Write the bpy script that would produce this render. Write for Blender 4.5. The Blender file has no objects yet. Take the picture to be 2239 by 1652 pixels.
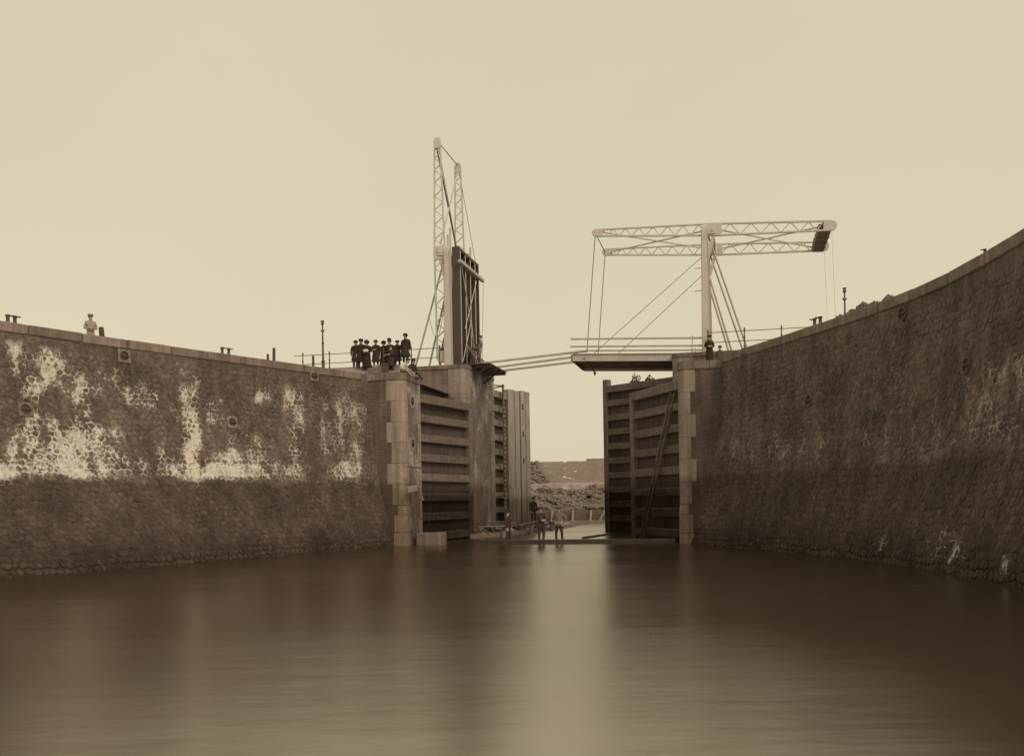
import bpy, bmesh, math, random
import numpy as np
from mathutils import Vector, Matrix

random.seed(7)
rng = np.random.default_rng(7)
R = math.radians
scene = bpy.context.scene
COL = scene.collection

# ------------------------------------------------------------------ camera
FOC, EYE, ROLL, HZ = 1300.0, 2.05, R(1.0), 985.0      # in units of a 2239 x 1652 picture
cam_data = bpy.data.cameras.new('camera')
cam_data.sensor_width = 36.0
FRAME = (1115.5, 813.5, 1408.0)          # centre and width of the view in those units
cam_data.lens = 36.0 * FOC / FRAME[2]
cam_data.shift_x = (FRAME[0] - 1119.5) / FRAME[2]
cam_data.shift_y = (HZ - FRAME[1]) / FRAME[2]
cam_data.clip_start = 0.1
cam_data.clip_end = 6000.0
cam = bpy.data.objects.new('camera', cam_data)
cam.location = (0, 0, EYE)
cam.rotation_euler = (R(90), ROLL, 0)
COL.objects.link(cam)
scene.camera = cam

# ------------------------------------------------------------------ sky and sun
SUN_EL, SUN_AZ = R(42), R(142)          # azimuth from +Y clockwise: behind the camera, to the right
world = bpy.data.worlds.new('World')
scene.world = world
world.use_nodes = True
wn, wl = world.node_tree.nodes, world.node_tree.links
wn.clear()
w_out = wn.new('ShaderNodeOutputWorld')
w_bg = wn.new('ShaderNodeBackground')
w_bg.inputs['Strength'].default_value = 0.1
w_sky = wn.new('ShaderNodeTexSky')
w_sky.sky_type = 'NISHITA'
w_sky.sun_disc = False
w_sky.sun_elevation = SUN_EL
w_sky.sun_rotation = SUN_AZ
w_sky.dust_density = 3.0
w_sky.air_density = 1.0
w_bw = wn.new('ShaderNodeRGBToBW')
w_tint = wn.new('ShaderNodeMix'); w_tint.data_type = 'RGBA'; w_tint.blend_type = 'MULTIPLY'
w_tint.inputs['Factor'].default_value = 1.0
w_tint.inputs[7].default_value = (1.06, 0.965, 0.735, 1)
w_mix = wn.new('ShaderNodeMix'); w_mix.data_type = 'RGBA'
w_mix.inputs['Factor'].default_value = 0.74          # an even cloud deck over the clear sky
w_mix.inputs[7].default_value = (8.5, 7.58, 5.38, 1)
wl.new(w_sky.outputs[0], w_bw.inputs[0])
wl.new(w_bw.outputs[0], w_tint.inputs[6])
wl.new(w_tint.outputs[2], w_mix.inputs[6])
w_tc = wn.new('ShaderNodeTexCoord')
w_n = wn.new('ShaderNodeTexNoise')
w_n.inputs['Scale'].default_value = 2.2
w_n.inputs['Detail'].default_value = 4.0
wl.new(w_tc.outputs['Generated'], w_n.inputs['Vector'])
w_mr = wn.new('ShaderNodeMapRange')
w_mr.inputs[1].default_value = 0.25
w_mr.inputs[2].default_value = 0.75
w_mr.inputs[3].default_value = 0.965
w_mr.inputs[4].default_value = 1.035
wl.new(w_n.outputs[0], w_mr.inputs[0])
w_cl = wn.new('ShaderNodeVectorMath'); w_cl.operation = 'SCALE'
wl.new(w_mix.outputs[2], w_cl.inputs[0])
wl.new(w_mr.outputs[0], w_cl.inputs['Scale'])
wl.new(w_cl.outputs[0], w_bg.inputs[0])
wl.new(w_bg.outputs[0], w_out.inputs[0])

sun_data = bpy.data.lights.new('sun', 'SUN')
sun_data.energy = 1.3
sun_data.angle = R(22)
sun_data.color = (1.0, 0.89, 0.70)
sun = bpy.data.objects.new('sun', sun_data)
sun_dir = Vector((math.sin(SUN_AZ) * math.cos(SUN_EL), math.cos(SUN_AZ) * math.cos(SUN_EL), math.sin(SUN_EL)))
sun.rotation_euler = sun_dir.to_track_quat('Z', 'Y').to_euler()
sun.location = (0, 0, 60)
COL.objects.link(sun)

vs = scene.view_settings
vs.view_transform = 'Standard'
vs.look = 'None'
vs.exposure = 0.0
vs.gamma = 1.0
vs.use_curve_mapping = False
scene.cycles.use_denoising = True
scene.cycles.max_bounces = 6

# ------------------------------------------------------------------ measuring helpers
CR, SR = math.cos(ROLL), math.sin(ROLL)
def uv_of(x, y):
    dx, dy = x - 1119.5, HZ - y
    return dx * CR + dy * SR, -dx * SR + dy * CR
def at(x, y, Y):
    u, v = uv_of(x, y)
    return Vector((u / FOC * Y, Y, EYE + v / FOC * Y))
def pix(p):
    u, v = FOC * p[0] / p[1], FOC * (p[2] - EYE) / p[1]
    return 1119.5 + u * CR - v * SR, HZ - (u * SR + v * CR)
# lock frame: c across to the right, a along the lock away from the camera
TH = R(13.0)
OX, OY = 1.29, 45.5
LOCK_ROT = -TH
ct, st = math.cos(TH), math.sin(TH)
def L(c, a, z=0.0):
    return Vector((OX + c * ct + a * st, OY - c * st + a * ct, z))
def on_a(x, y, a):
    """lock coordinates (c, a, z) of a measured point that lies in the cross plane a"""
    u, v = uv_of(x, y)
    Y = (a + st * OX + ct * OY) / (st * u / FOC + ct)
    X = u / FOC * Y
    return ((X - OX) * ct - (Y - OY) * st, a, EYE + v / FOC * Y)

# ------------------------------------------------------------------ materials
def sep(c):
    """one brown-to-cream scale for everything: dark surfaces redder, pale ones nearly neutral"""
    if len(c) == 4:
        return (*sep(c[:3]), 1)
    if max(c) - min(c) < 1e-6:
        return c
    v = c[0]
    t = max(0.0, min(1.0, (v - 0.08) / 0.45))
    return (v, v * (0.69 + 0.23 * t), v * (0.60 + 0.24 * t))

def new_mat(name):
    m = bpy.data.materials.new(name)
    m.use_nodes = True
    nt = m.node_tree
    return m, nt, nt.nodes, nt.links, nt.nodes['Principled BSDF']

def mapped(nt, scale=(1, 1, 1), coord='Object'):
    tc = nt.nodes.new('ShaderNodeTexCoord')
    mp = nt.nodes.new('ShaderNodeMapping')
    mp.inputs['Scale'].default_value = scale
    nt.links.new(tc.outputs[coord], mp.inputs[0])
    return mp.outputs[0]

def noise(nt, vec, scale, detail=5.0, rough=0.6):
    n = nt.nodes.new('ShaderNodeTexNoise')
    n.inputs['Scale'].default_value = scale
    n.inputs['Detail'].default_value = detail
    n.inputs['Roughness'].default_value = rough
    nt.links.new(vec, n.inputs['Vector'])
    return n.outputs['Fac']

def ramp(nt, fac, stops):
    r = nt.nodes.new('ShaderNodeValToRGB')
    el = r.color_ramp.elements
    while len(el) < len(stops):
        el.new(0.5)
    for e, (p, c) in zip(el, stops):
        e.position = p
        c = sep(c)
        e.color = (*c, 1) if len(c) == 3 else c
    nt.links.new(fac, r.inputs[0])
    return r.outputs[0]

def math_node(nt, op, a, b=None, clamp=False):
    n = nt.nodes.new('ShaderNodeMath')
    n.operation = op
    n.use_clamp = clamp
    for i, v in enumerate((a, b)):
        if v is None:
            continue
        if isinstance(v, (int, float)):
            n.inputs[i].default_value = v
        else:
            nt.links.new(v, n.inputs[i])
    return n.outputs[0]

def mixc(nt, fac, a, b, mode='MIX'):
    n = nt.nodes.new('ShaderNodeMix')
    n.data_type = 'RGBA'
    n.blend_type = mode
    for i, v in ((0, fac), (6, a), (7, b)):
        if isinstance(v, (int, float)):
            n.inputs[i].default_value = v
        elif isinstance(v, tuple):
            v = sep(v) if mode == 'MIX' else v
            n.inputs[i].default_value = (*v, 1) if len(v) == 3 else v
        else:
            nt.links.new(v, n.inputs[i])
    return n.outputs[2]

def bump(nt, bsdf, height, strength=0.4, dist=0.02):
    b = nt.nodes.new('ShaderNodeBump')
    b.inputs['Strength'].default_value = strength
    b.inputs['Distance'].default_value = dist
    nt.links.new(height, b.inputs['Height'])
    nt.links.new(b.outputs[0], bsdf.inputs['Normal'])

def rand_gain(nt, col, lo, hi):
    oi = nt.nodes.new('ShaderNodeObjectInfo')
    g = math_node(nt, 'MULTIPLY_ADD', oi.outputs['Random'], hi - lo)
    g.node.inputs[2].default_value = lo
    cmb = nt.nodes.new('ShaderNodeCombineColor')
    for i in range(3):
        nt.links.new(g, cmb.inputs[i])
    return mixc(nt, 1.0, col, cmb.outputs[0], 'MULTIPLY')

def world_z(nt):
    g = nt.nodes.new('ShaderNodeNewGeometry')
    s = nt.nodes.new('ShaderNodeSeparateXYZ')
    nt.links.new(g.outputs['Position'], s.inputs[0])
    return s.outputs[2]

def tide(nt, col, level=3.2, dark=(0.62, 0.58, 0.55), fuzz=0.25):
    """old high-water stain: surfaces that stood under water are darker"""
    z = world_z(nt)
    n = noise(nt, mapped(nt, (1, 1, 1)), 1.3, 4)
    zz = math_node(nt, 'ADD', z, math_node(nt, 'MULTIPLY', math_node(nt, 'SUBTRACT', n, 0.5), 0.7))
    mr = nt.nodes.new('ShaderNodeMapRange')
    mr.inputs[1].default_value = level - fuzz
    mr.inputs[2].default_value = level + fuzz
    mr.inputs[3].default_value = 1.0
    mr.inputs[4].default_value = 0.0
    nt.links.new(zz, mr.inputs[0])
    return mixc(nt, mr.outputs[0], col, mixc(nt, 1.0, col, dark, 'MULTIPLY'))

def simple(name, col, rough=0.75, var=0.35, scale=4.0, rnd=0.0, stretch=(1, 1, 1), bumps=0.3, bdist=0.01, spec=0.3, wet=None, metallic=0.0, streak=0.0):
    m, nt, N, K, b = new_mat(name)
    vec = mapped(nt, stretch)
    f = noise(nt, vec, scale, 6, 0.65)
    lo = tuple(c * (1 - var) for c in col)
    hi = tuple(min(0.9, c * (1 + var)) for c in col)
    c = ramp(nt, f, [(0.25, lo), (0.75, hi)])
    if streak:
        run = noise(nt, mapped(nt, (3.0, 3.0, 0.22)), 1.3, 6, 0.65)
        c = mixc(nt, 1.0, c, ramp(nt, run, [(0.32, (1 - streak,) * 3), (0.62, (1.08, 1.08, 1.08))]), 'MULTIPLY')
    if rnd:
        c = rand_gain(nt, c, 1 - rnd, 1 + rnd)
    if wet is not None:
        c = tide(nt, c, abs(wet), (0.26, 0.235, 0.22) if wet < 0 else (0.62, 0.58, 0.55), 0.25 if wet > 0 else 0.5)
    K.new(c, b.inputs['Base Color'])
    b.inputs['Roughness'].default_value = rough
    if wet is not None and wet < 0:
        mrw = N.new('ShaderNodeMapRange')
        mrw.inputs[1].default_value = -wet - 0.5
        mrw.inputs[2].default_value = -wet + 0.3
        mrw.inputs[3].default_value = 0.16
        mrw.inputs[4].default_value = rough
        K.new(world_z(nt), mrw.inputs[0])
        K.new(mrw.outputs[0], b.inputs['Roughness'])
    b.inputs['Specular IOR Level'].default_value = spec
    b.inputs['Metallic'].default_value = metallic
    if bumps:
        bump(nt, b, noise(nt, vec, scale * 4, 5, 0.7), bumps, bdist)
    return m

def rubble_mat(name, stone_like):
    """dark basalt rubble, lime leached over joints (and in places over the stones) where the 'lime' attribute is high"""
    m, nt, N, K, b = new_mat(name)
    vec = mapped(nt)
    at_ = N.new('ShaderNodeAttribute'); at_.attribute_name = 'lime'
    tn = N.new('ShaderNodeAttribute'); tn.attribute_name = 'tone'
    f = noise(nt, vec, 6.5, 9, 0.85)
    if stone_like:
        c = ramp(nt, f, [(0.26, (0.05, 0.04, 0.03)), (0.43, (0.125, 0.1, 0.08)), (0.56, (0.19, 0.16, 0.11)), (0.72, (0.36, 0.183, 0.128))])
    else:
        c = ramp(nt, f, [(0.28, (0.06, 0.05, 0.04)), (0.5, (0.15, 0.12, 0.1)), (0.72, (0.30, 0.152, 0.108))])
    big = noise(nt, mapped(nt), 0.55, 5, 0.65)
    c = mixc(nt, 1.0, c, ramp(nt, big, [(0.3, (0.58, 0.58, 0.58)), (0.7, (1.14, 1.14, 1.14))]), 'MULTIPLY')
    run = noise(nt, mapped(nt, (1.6, 1.6, 0.12)), 1.0, 5, 0.6)
    c = mixc(nt, 1.0, c, ramp(nt, run, [(0.35, (0.78, 0.78, 0.78)), (0.65, (1.12, 1.12, 1.12))]), 'MULTIPLY')
    cmb = N.new('ShaderNodeCombineColor')
    for i in range(3):
        K.new(tn.outputs['Fac'], cmb.inputs[i])
    c = mixc(nt, 1.0, c, cmb.outputs[0], 'MULTIPLY')
    c = tide(nt, c, 3.1, (0.68, 0.65, 0.62), 0.10)
    c = tide(nt, c, 0.8, (0.52, 0.49, 0.46), 0.5)
    n2 = noise(nt, mapped(nt, (1, 1, 0.8)), 8.0, 8, 0.85)
    n3 = noise(nt, mapped(nt, (1.5, 1.5, 0.75)), 1.1, 4, 0.6)
    gate = math_node(nt, 'MULTIPLY', at_.outputs['Fac'], 6.0, True)
    s = math_node(nt, 'ADD', at_.outputs['Fac'], math_node(nt, 'MULTIPLY', math_node(nt, 'SUBTRACT', n2, 0.5), 3.2))
    s = math_node(nt, 'ADD', s, math_node(nt, 'MULTIPLY', math_node(nt, 'SUBTRACT', n3, 0.5), 2.6))
    th = 0.80 if stone_like else 0.42
    mr = N.new('ShaderNodeMapRange')
    mr.inputs[1].default_value = th - 0.20
    mr.inputs[2].default_value = th + 0.26
    K.new(math_node(nt, 'MULTIPLY', s, gate), mr.inputs[0])
    lim = ramp(nt, n2, [(0.3, (0.46, 0.30, 0.22)), (0.7, (0.80, 0.55, 0.42))])
    c = mixc(nt, math_node(nt, 'MULTIPLY', mr.outputs[0], math_node(nt, 'MULTIPLY', at_.outputs['Fac'], 1.7, True)), c, lim)
    K.new(c, b.inputs['Base Color'])
    b.inputs['Roughness'].default_value = 0.8
    b.inputs['Specular IOR Level'].default_value = 0.25
    bump(nt, b, noise(nt, vec, 9, 7, 0.8), 0.9, 0.05)
    return m

def brick_mat(name, c1, c2, mortar, lime=0.0):
    m, nt, N, K, b = new_mat(name)
    tc = N.new('ShaderNodeTexCoord')
    sp = N.new('ShaderNodeSeparateXYZ'); K.new(tc.outputs['Object'], sp.inputs[0])
    cx = N.new('ShaderNodeCombineXYZ')
    K.new(math_node(nt, 'ADD', sp.outputs[0], sp.outputs[1]), cx.inputs[0])
    K.new(sp.outputs[2], cx.inputs[1])
    br = N.new('ShaderNodeTexBrick')
    br.inputs['Scale'].default_value = 1.0
    br.inputs['Brick Width'].default_value = 0.23
    br.inputs['Row Height'].default_value = 0.072
    br.inputs['Mortar Size'].default_value = 0.008
    br.inputs['Color1'].default_value = (*sep(c1), 1)
    br.inputs['Color2'].default_value = (*sep(c2), 1)
    br.inputs['Mortar'].default_value = (*sep(mortar), 1)
    K.new(cx.outputs[0], br.inputs['Vector'])
    f = noise(nt, mapped(nt), 0.9, 6, 0.65)
    g = ramp(nt, f, [(0.3, (0.72, 0.72, 0.72)), (0.7, (1.25, 1.25, 1.25))])
    c = mixc(nt, 1.0, br.outputs['Color'], g, 'MULTIPLY')
    if lime:
        l = noise(nt, mapped(nt), 7.0, 6, 0.8)
        l2 = noise(nt, mapped(nt), 0.6, 3, 0.5)
        w = math_node(nt, 'MULTIPLY', l, l2)
        mr = N.new('ShaderNodeMapRange')
        mr.inputs[1].default_value = 0.27
        mr.inputs[2].default_value = 0.36
        mr.inputs[4].default_value = lime
        K.new(w, mr.inputs[0])
        c = mixc(nt, mr.outputs[0], c, (0.52, 0.45, 0.34))
    run = noise(nt, mapped(nt, (2.5, 2.5, 0.2)), 1.2, 6, 0.65)
    c = mixc(nt, 1.0, c, ramp(nt, run, [(0.32, (0.68, 0.68, 0.68)), (0.64, (1.1, 1.1, 1.1))]), 'MULTIPLY')
    c = tide(nt, c, 3.1)
    K.new(c, b.inputs['Base Color'])
    b.inputs['Roughness'].default_value = 0.85
    b.inputs['Specular IOR Level'].default_value = 0.2
    bump(nt, b, br.outputs['Fac'], -0.4, 0.01)
    return m

def water_mat():
    m, nt, N, K, b = new_mat('canal water')
    b.inputs['Base Color'].default_value = (0.045, 0.031, 0.023, 1)
    b.inputs['Roughness'].default_value = 0.5
    b.inputs['Specular IOR Level'].default_value = 0.0
    w = noise(nt, mapped(nt, (0.22, 0.55, 1.0)), 1.0, 4, 0.6)
    w2 = noise(nt, mapped(nt, (0.05, 0.13, 1.0)), 1.0, 3, 0.5)
    r = N.new('ShaderNodeMapRange')
    r.inputs[1].default_value = 0.3
    r.inputs[2].default_value = 0.7
    r.inputs[3].default_value = 0.23
    r.inputs[4].default_value = 0.30
    K.new(w2, r.inputs[0])
    g_ = N.new('ShaderNodeNewGeometry')
    sp_ = N.new('ShaderNodeSeparateXYZ'); K.new(g_.outputs['Position'], sp_.inputs[0])
    yy = math_node(nt, 'ADD', sp_.outputs[1], math_node(nt, 'MULTIPLY', math_node(nt, 'SUBTRACT', w2, 0.5), 9.0))
    ruf = N.new('ShaderNodeValToRGB')
    el = ruf.color_ramp.elements
    for p_, v_ in ((0.07, 1.0), (0.15, 1.0), (0.24, 1.0), (0.32, 1.0), (0.47, 1.0), (0.53, 1.15)):
        e_ = el.new(p_)
        e_.color = (v_, v_, v_, 1)
    el.remove(el[0]); el.remove(el[-1])
    K.new(math_node(nt, 'MULTIPLY', yy, 0.01), ruf.inputs[0])
    rough = math_node(nt, 'MULTIPLY', r.outputs[0], ruf.outputs[0])
    gl = N.new('ShaderNodeBsdfGlossy')
    gl.distribution = 'BECKMANN'
    gl.inputs['Color'].default_value = (1.0, 0.945, 0.86, 1)
    K.new(rough, gl.inputs['Roughness'])
    fr = N.new('ShaderNodeFresnel')
    fr.inputs['IOR'].default_value = 7.0
    mx = N.new('ShaderNodeMixShader')
    K.new(fr.outputs[0], mx.inputs[0])
    K.new(b.outputs[0], mx.inputs[1])
    K.new(gl.outputs[0], mx.inputs[2])
    K.new(mx.outputs[0], N['Material Output'].inputs[0])
    h = math_node(nt, 'ADD', w, math_node(nt, 'MULTIPLY', w2, 1.6))
    bp = N.new('ShaderNodeBump')
    K.new(math_node(nt, 'MULTIPLY', ruf.outputs[0], 0.20), bp.inputs['Strength'])
    bp.inputs['Distance'].default_value = 0.08
    K.new(h, bp.inputs['Height'])
    K.new(bp.outputs[0], gl.inputs['Normal'])
    return m

M = {}
M['stone'] = rubble_mat('basalt rubble', True)
M['bed'] = rubble_mat('rubble bedding mortar', False)
M['coping'] = simple('dressed coping stone', (0.215, 0.272, 0.195), 0.8, 0.30, 1.6, 0.14, bumps=0.5, bdist=0.02, streak=0.4)
M['quoin'] = simple('dressed quoin stone', (0.30, 0.335, 0.245), 0.8, 0.2, 2.5, 0.10, bumps=0.4, bdist=0.015, wet=3.0, streak=0.35)
M['brick'] = brick_mat('dark clinker brick', (0.105, 0.08, 0.06), (0.15, 0.11, 0.08), (0.19, 0.14, 0.10))
M['brick_pale'] = brick_mat('pale clinker brick', (0.26, 0.205, 0.146), (0.33, 0.265, 0.19), (0.36, 0.30, 0.22), 0.8)
M['brick_mid'] = brick_mat('clinker brick of the abutments', (0.17, 0.13, 0.1), (0.23, 0.18, 0.13), (0.27, 0.2, 0.15))
M['brick_lime'] = brick_mat('limed clinker brick', (0.15, 0.12, 0.09), (0.20, 0.16, 0.12), (0.24, 0.2, 0.15), 0.9)
M['quoinwet'] = simple('damp footing stone', (0.19, 0.15, 0.11), 0.7, 0.3, 2.5, 0.10, bumps=0.4, bdist=0.015, streak=0.35)
M['void'] = simple('painted hole shade', (0.08, 0.038, 0.028), 0.9, 0.2)  # dark colour stands in for the shade inside holes
M['gate'] = simple('tarred gate timber', (0.12, 0.098, 0.066), 0.62, 0.4, 3.0, 0.18, (1, 1, 0.35), 0.4, 0.012, 0.4, wet=-2.95, streak=0.45)
M['gatebeam'] = simple('weathered gate beam', (0.18, 0.140, 0.098), 0.6, 0.35, 3.0, 0.14, (0.5, 0.5, 1.5), 0.4, 0.012, 0.45, wet=-2.95, streak=0.3)
M['oak'] = simple('pale sawn oak', (0.40, 0.33, 0.235), 0.75, 0.3, 3.0, 0.12, (2, 2, 0.25), 0.3, 0.01, wet=2.4)
M['oakdim'] = simple('weathered oak', (0.28, 0.222, 0.155), 0.75, 0.35, 3.0, 0.14, (2, 2, 0.3), 0.3, 0.01, wet=2.4)
M['plank'] = simple('rough plank', (0.22, 0.172, 0.118), 0.8, 0.4, 3.0, 0.2, (1, 1, 1), 0.4, 0.01)
M['darkplank'] = simple('dark wet plank', (0.11, 0.055, 0.038), 0.75, 0.4, 3.0, 0.2, (1, 1, 1), 0.4, 0.01)
M['paint'] = simple('cream painted iron', (0.56, 0.485, 0.365), 0.5, 0.10, 2.0, 0.03, bumps=0.08, bdist=0.004, spec=0.4)
M['paintgrey'] = simple('grey painted iron', (0.44, 0.375, 0.275), 0.5, 0.12, 2.0, 0.03, bumps=0.08, bdist=0.004, spec=0.4)
M['timberpaint'] = simple('painted rail timber', (0.46, 0.375, 0.27), 0.6, 0.14, 2.0, 0.05, bumps=0.15)
M['leafunder'] = simple('tarred deck underside', (0.20, 0.074, 0.051), 0.7, 0.3, 2.0, 0.12, (1, 1, 0.3), 0.3)  # lightened to make up for the little light reaching the underside
M['tarred'] = simple('tarred leaf timber', (0.085, 0.08, 0.06), 0.7, 0.3, 2.0, 0.12, (1, 1, 0.3), 0.3)  # darker copy of the leaf timber, offsets direct sun on the raised leaf
M['iron'] = simple('black iron', (0.085, 0.045, 0.032), 0.5, 0.3, 6.0, 0.0, bumps=0.2, spec=0.5)
M['cable'] = simple('dull wire', (0.20, 0.165, 0.12), 0.6, 0.2, 6.0, bumps=0.0)
M['earth'] = simple('bare earth', (0.14, 0.105, 0.070), 0.9, 0.45, 0.7, bumps=0.8, bdist=0.08)
M['gravel'] = simple('trodden ground', (0.26, 0.205, 0.145), 0.9, 0.35, 0.5, bumps=0.6, bdist=0.05)
M['rock'] = simple('loose rubble', (0.23, 0.215, 0.155), 0.85, 0.45, 1.4, 0.2, bumps=0.6, bdist=0.04)
M['mud'] = simple('wet mud', (0.12, 0.09, 0.06), 0.35, 0.4, 1.2, bumps=0.8, bdist=0.05, spec=0.5)
M['bedrock'] = simple('canal bed', (0.09, 0.068, 0.047), 0.9, 0.3, 1.0)
M['water'] = water_mat()
M['skin'] = simple('skin', (0.40, 0.27, 0.19), 0.6, 0.08, 8.0, bumps=0.0)
M['black'] = simple('black wool', (0.055, 0.037, 0.027), 0.9, 0.25, 9.0, 0.2, bumps=0.2, bdist=0.004, spec=0.1)
M['dark'] = simple('dark brown wool', (0.115, 0.058, 0.041), 0.9, 0.25, 9.0, 0.2, bumps=0.2, bdist=0.004, spec=0.1)
M['greywool'] = simple('grey wool', (0.22, 0.172, 0.122), 0.9, 0.2, 9.0, 0.1, bumps=0.2, bdist=0.004, spec=0.1)
M['pale'] = simple('pale work clothes', (0.34, 0.38, 0.28), 0.9, 0.15, 9.0, bumps=0.2, bdist=0.004, spec=0.1)
M['linen'] = simple('white linen', (0.66, 0.585, 0.455), 0.85, 0.12, 7.0, bumps=0.3, bdist=0.006, spec=0.1)
M['drab'] = simple('drab work cloth', (0.30, 0.240, 0.172), 0.9, 0.2, 9.0, bumps=0.3, bdist=0.006, spec=0.1)
M['hair'] = simple('dark hair', (0.07, 0.035, 0.025), 0.7, 0.2, 20.0, bumps=0.0)

def pitched_mat():
    m, nt, N, K, b = new_mat('pitched stone slope')
    vec = mapped(nt)
    br = N.new('ShaderNodeTexBrick')
    br.inputs['Scale'].default_value = 1.0
    br.inputs['Brick Width'].default_value = 0.42
    br.inputs['Row Height'].default_value = 0.30
    br.inputs['Mortar Size'].default_value = 0.035
    br.inputs['Color1'].default_value = sep((0.21, 0.16, 0.11, 1))
    br.inputs['Color2'].default_value = sep((0.27, 0.2, 0.15, 1))
    br.inputs['Mortar'].default_value = sep((0.13, 0.1, 0.07, 1))
    K.new(vec, br.inputs['Vector'])
    f = noise(nt, vec, 0.25, 5, 0.6)
    g = ramp(nt, f, [(0.3, (0.8, 0.8, 0.8)), (0.7, (1.2, 1.2, 1.2))])
    c = mixc(nt, 1.0, br.outputs['Color'], g, 'MULTIPLY')
    sp = noise(nt, vec, 1.1, 2, 0.5)
    mr = N.new('ShaderNodeMapRange')
    mr.inputs[1].default_value = 0.70
    mr.inputs[2].default_value = 0.74
    K.new(sp, mr.inputs[0])
    c = mixc(nt, mr.outputs[0], c, (0.62, 0.54, 0.41))
    K.new(c, b.inputs['Base Color'])
    b.inputs['Roughness'].default_value = 0.9
    bump(nt, b, br.outputs['Fac'], -0.5, 0.05)
    return m
M['pitched'] = pitched_mat()

# ------------------------------------------------------------------ geometry helpers
class G:
    def __init__(s):
        s.v, s.f = [], []
    def add(s, verts, faces):
        n = len(s.v)
        s.v += [tuple(p) for p in verts]
        s.f += [tuple(i + n for i in f) for f in faces]
        return s
    def hexa(s, b4, t4):
        return s.add(list(b4) + list(t4), [(3, 2, 1, 0), (4, 5, 6, 7), (0, 1, 5, 4), (1, 2, 6, 5), (2, 3, 7, 6), (3, 0, 4, 7)])
    def box(s, x0, x1, y0, y1, z0, z1, ch=0.0):
        if ch <= 0:
            return s.hexa([(x0, y0, z0), (x1, y0, z0), (x1, y1, z0), (x0, y1, z0)], [(x0, y0, z1), (x1, y0, z1), (x1, y1, z1), (x0, y1, z1)])
        return s.obox(((x0 + x1) / 2, (y0 + y1) / 2, (z0 + z1) / 2), (1, 0, 0), (0, 1, 0), (0, 0, 1), (x1 - x0) / 2, (y1 - y0) / 2, (z1 - z0) / 2, ch)
    def obox(s, c, ax, ay, az, hx, hy, hz, ch=0.0):
        c, ax, ay, az = Vector(c), Vector(ax), Vector(ay), Vector(az)
        P = lambda x, y, z: c + ax * x + ay * y + az * z
        if ch <= 0:
            return s.hexa([P(-hx, -hy, -hz), P(hx, -hy, -hz), P(hx, hy, -hz), P(-hx, hy, -hz)], [P(-hx, -hy, hz), P(hx, -hy, hz), P(hx, hy, hz), P(-hx, hy, hz)])
        ch = min(ch, hx * .9, hy * .9, hz * .9)
        vid, V = {}, []
        for sx in (-1, 1):
            for sy in (-1, 1):
                for sz in (-1, 1):
                    for k in range(3):
                        q = [sx * (hx - ch), sy * (hy - ch), sz * (hz - ch)]
                        q[k] = (sx * hx, sy * hy, sz * hz)[k]
                        vid[(sx, sy, sz, k)] = len(V)
                        V.append(P(*q))
        F = []
        for k in range(3):
            for sg in (-1, 1):
                o = [i for i in range(3) if i != k]
                loop = []
                for a_, b_ in ((-1, -1), (1, -1), (1, 1), (-1, 1)):
                    q = [0, 0, 0]; q[k] = sg; q[o[0]] = a_; q[o[1]] = b_
                    loop.append(vid[(*q, k)])
                flip = (sg < 0) != (k == 1)
                F.append(tuple(reversed(loop)) if flip else tuple(loop))
        for k in range(3):
            i, j = [q for q in range(3) if q != k]
            for si in (-1, 1):
                for sj in (-1, 1):
                    q0 = [0, 0, 0]; q0[i] = si; q0[j] = sj; q0[k] = -1
                    q1 = list(q0); q1[k] = 1
                    loop = (vid[(*q0, i)], vid[(*q1, i)], vid[(*q1, j)], vid[(*q0, j)])
                    F.append(loop)
        for sx in (-1, 1):
            for sy in (-1, 1):
                for sz in (-1, 1):
                    F.append(tuple(vid[(sx, sy, sz, k)] for k in range(3)))
        return s.add(V, F)
    def bar(s, p, q, w, h=None, up=(0, 0, 1), ch=0.0):
        p, q = Vector(p), Vector(q)
        h = w if h is None else h
        d = q - p
        l = d.length
        d.normalize()
        u = Vector(up)
        if abs(d.dot(u)) > 0.97:
            u = Vector((1, 0, 0))
        side = d.cross(u).normalized()
        u2 = side.cross(d).normalized()
        return s.obox((p + q) / 2, d, side, u2, l / 2, w / 2, h / 2, ch)
    def tube(s, p, q, r0, r1=None, n=8, caps=True):
        p, q = Vector(p), Vector(q)
        r1 = r0 if r1 is None else r1
        d = (q - p).normalized()
        u = Vector((0, 0, 1)) if abs(d.z) < 0.9 else Vector((1, 0, 0))
        a = d.cross(u).normalized()
        b = d.cross(a)
        V = []
        for c, r in ((p, r0), (q, r1)):
            for i in range(n):
                t = 2 * math.pi * i / n
                V.append(c + a * math.cos(t) * r + b * math.sin(t) * r)
        F = [(i, (i + 1) % n, n + (i + 1) % n, n + i) for i in range(n)]
        if caps:
            F += [tuple(reversed(range(n))), tuple(range(n, 2 * n))]
        return s.add(V, F)
    def lathe(s, prof, c=(0, 0, 0), n=10, axis='z'):
        V, F = [], []
        for r, z in prof:
            for i in range(n):
                t = 2 * math.pi * i / n
                p = (r * math.cos(t), r * math.sin(t), z)
                if axis == 'y':
                    p = (p[0], p[2], p[1])
                elif axis == 'x':
                    p = (p[2], p[0], p[1])
                V.append((p[0] + c[0], p[1] + c[1], p[2] + c[2]))
        for j in range(len(prof) - 1):
            for i in range(n):
                F.append((j * n + i, j * n + (i + 1) % n, (j + 1) * n + (i + 1) % n, (j + 1) * n + i))
        F += [tuple(reversed(range(n))), tuple(range((len(prof) - 1) * n, len(prof) * n))]
        return s.add(V, F)
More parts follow.
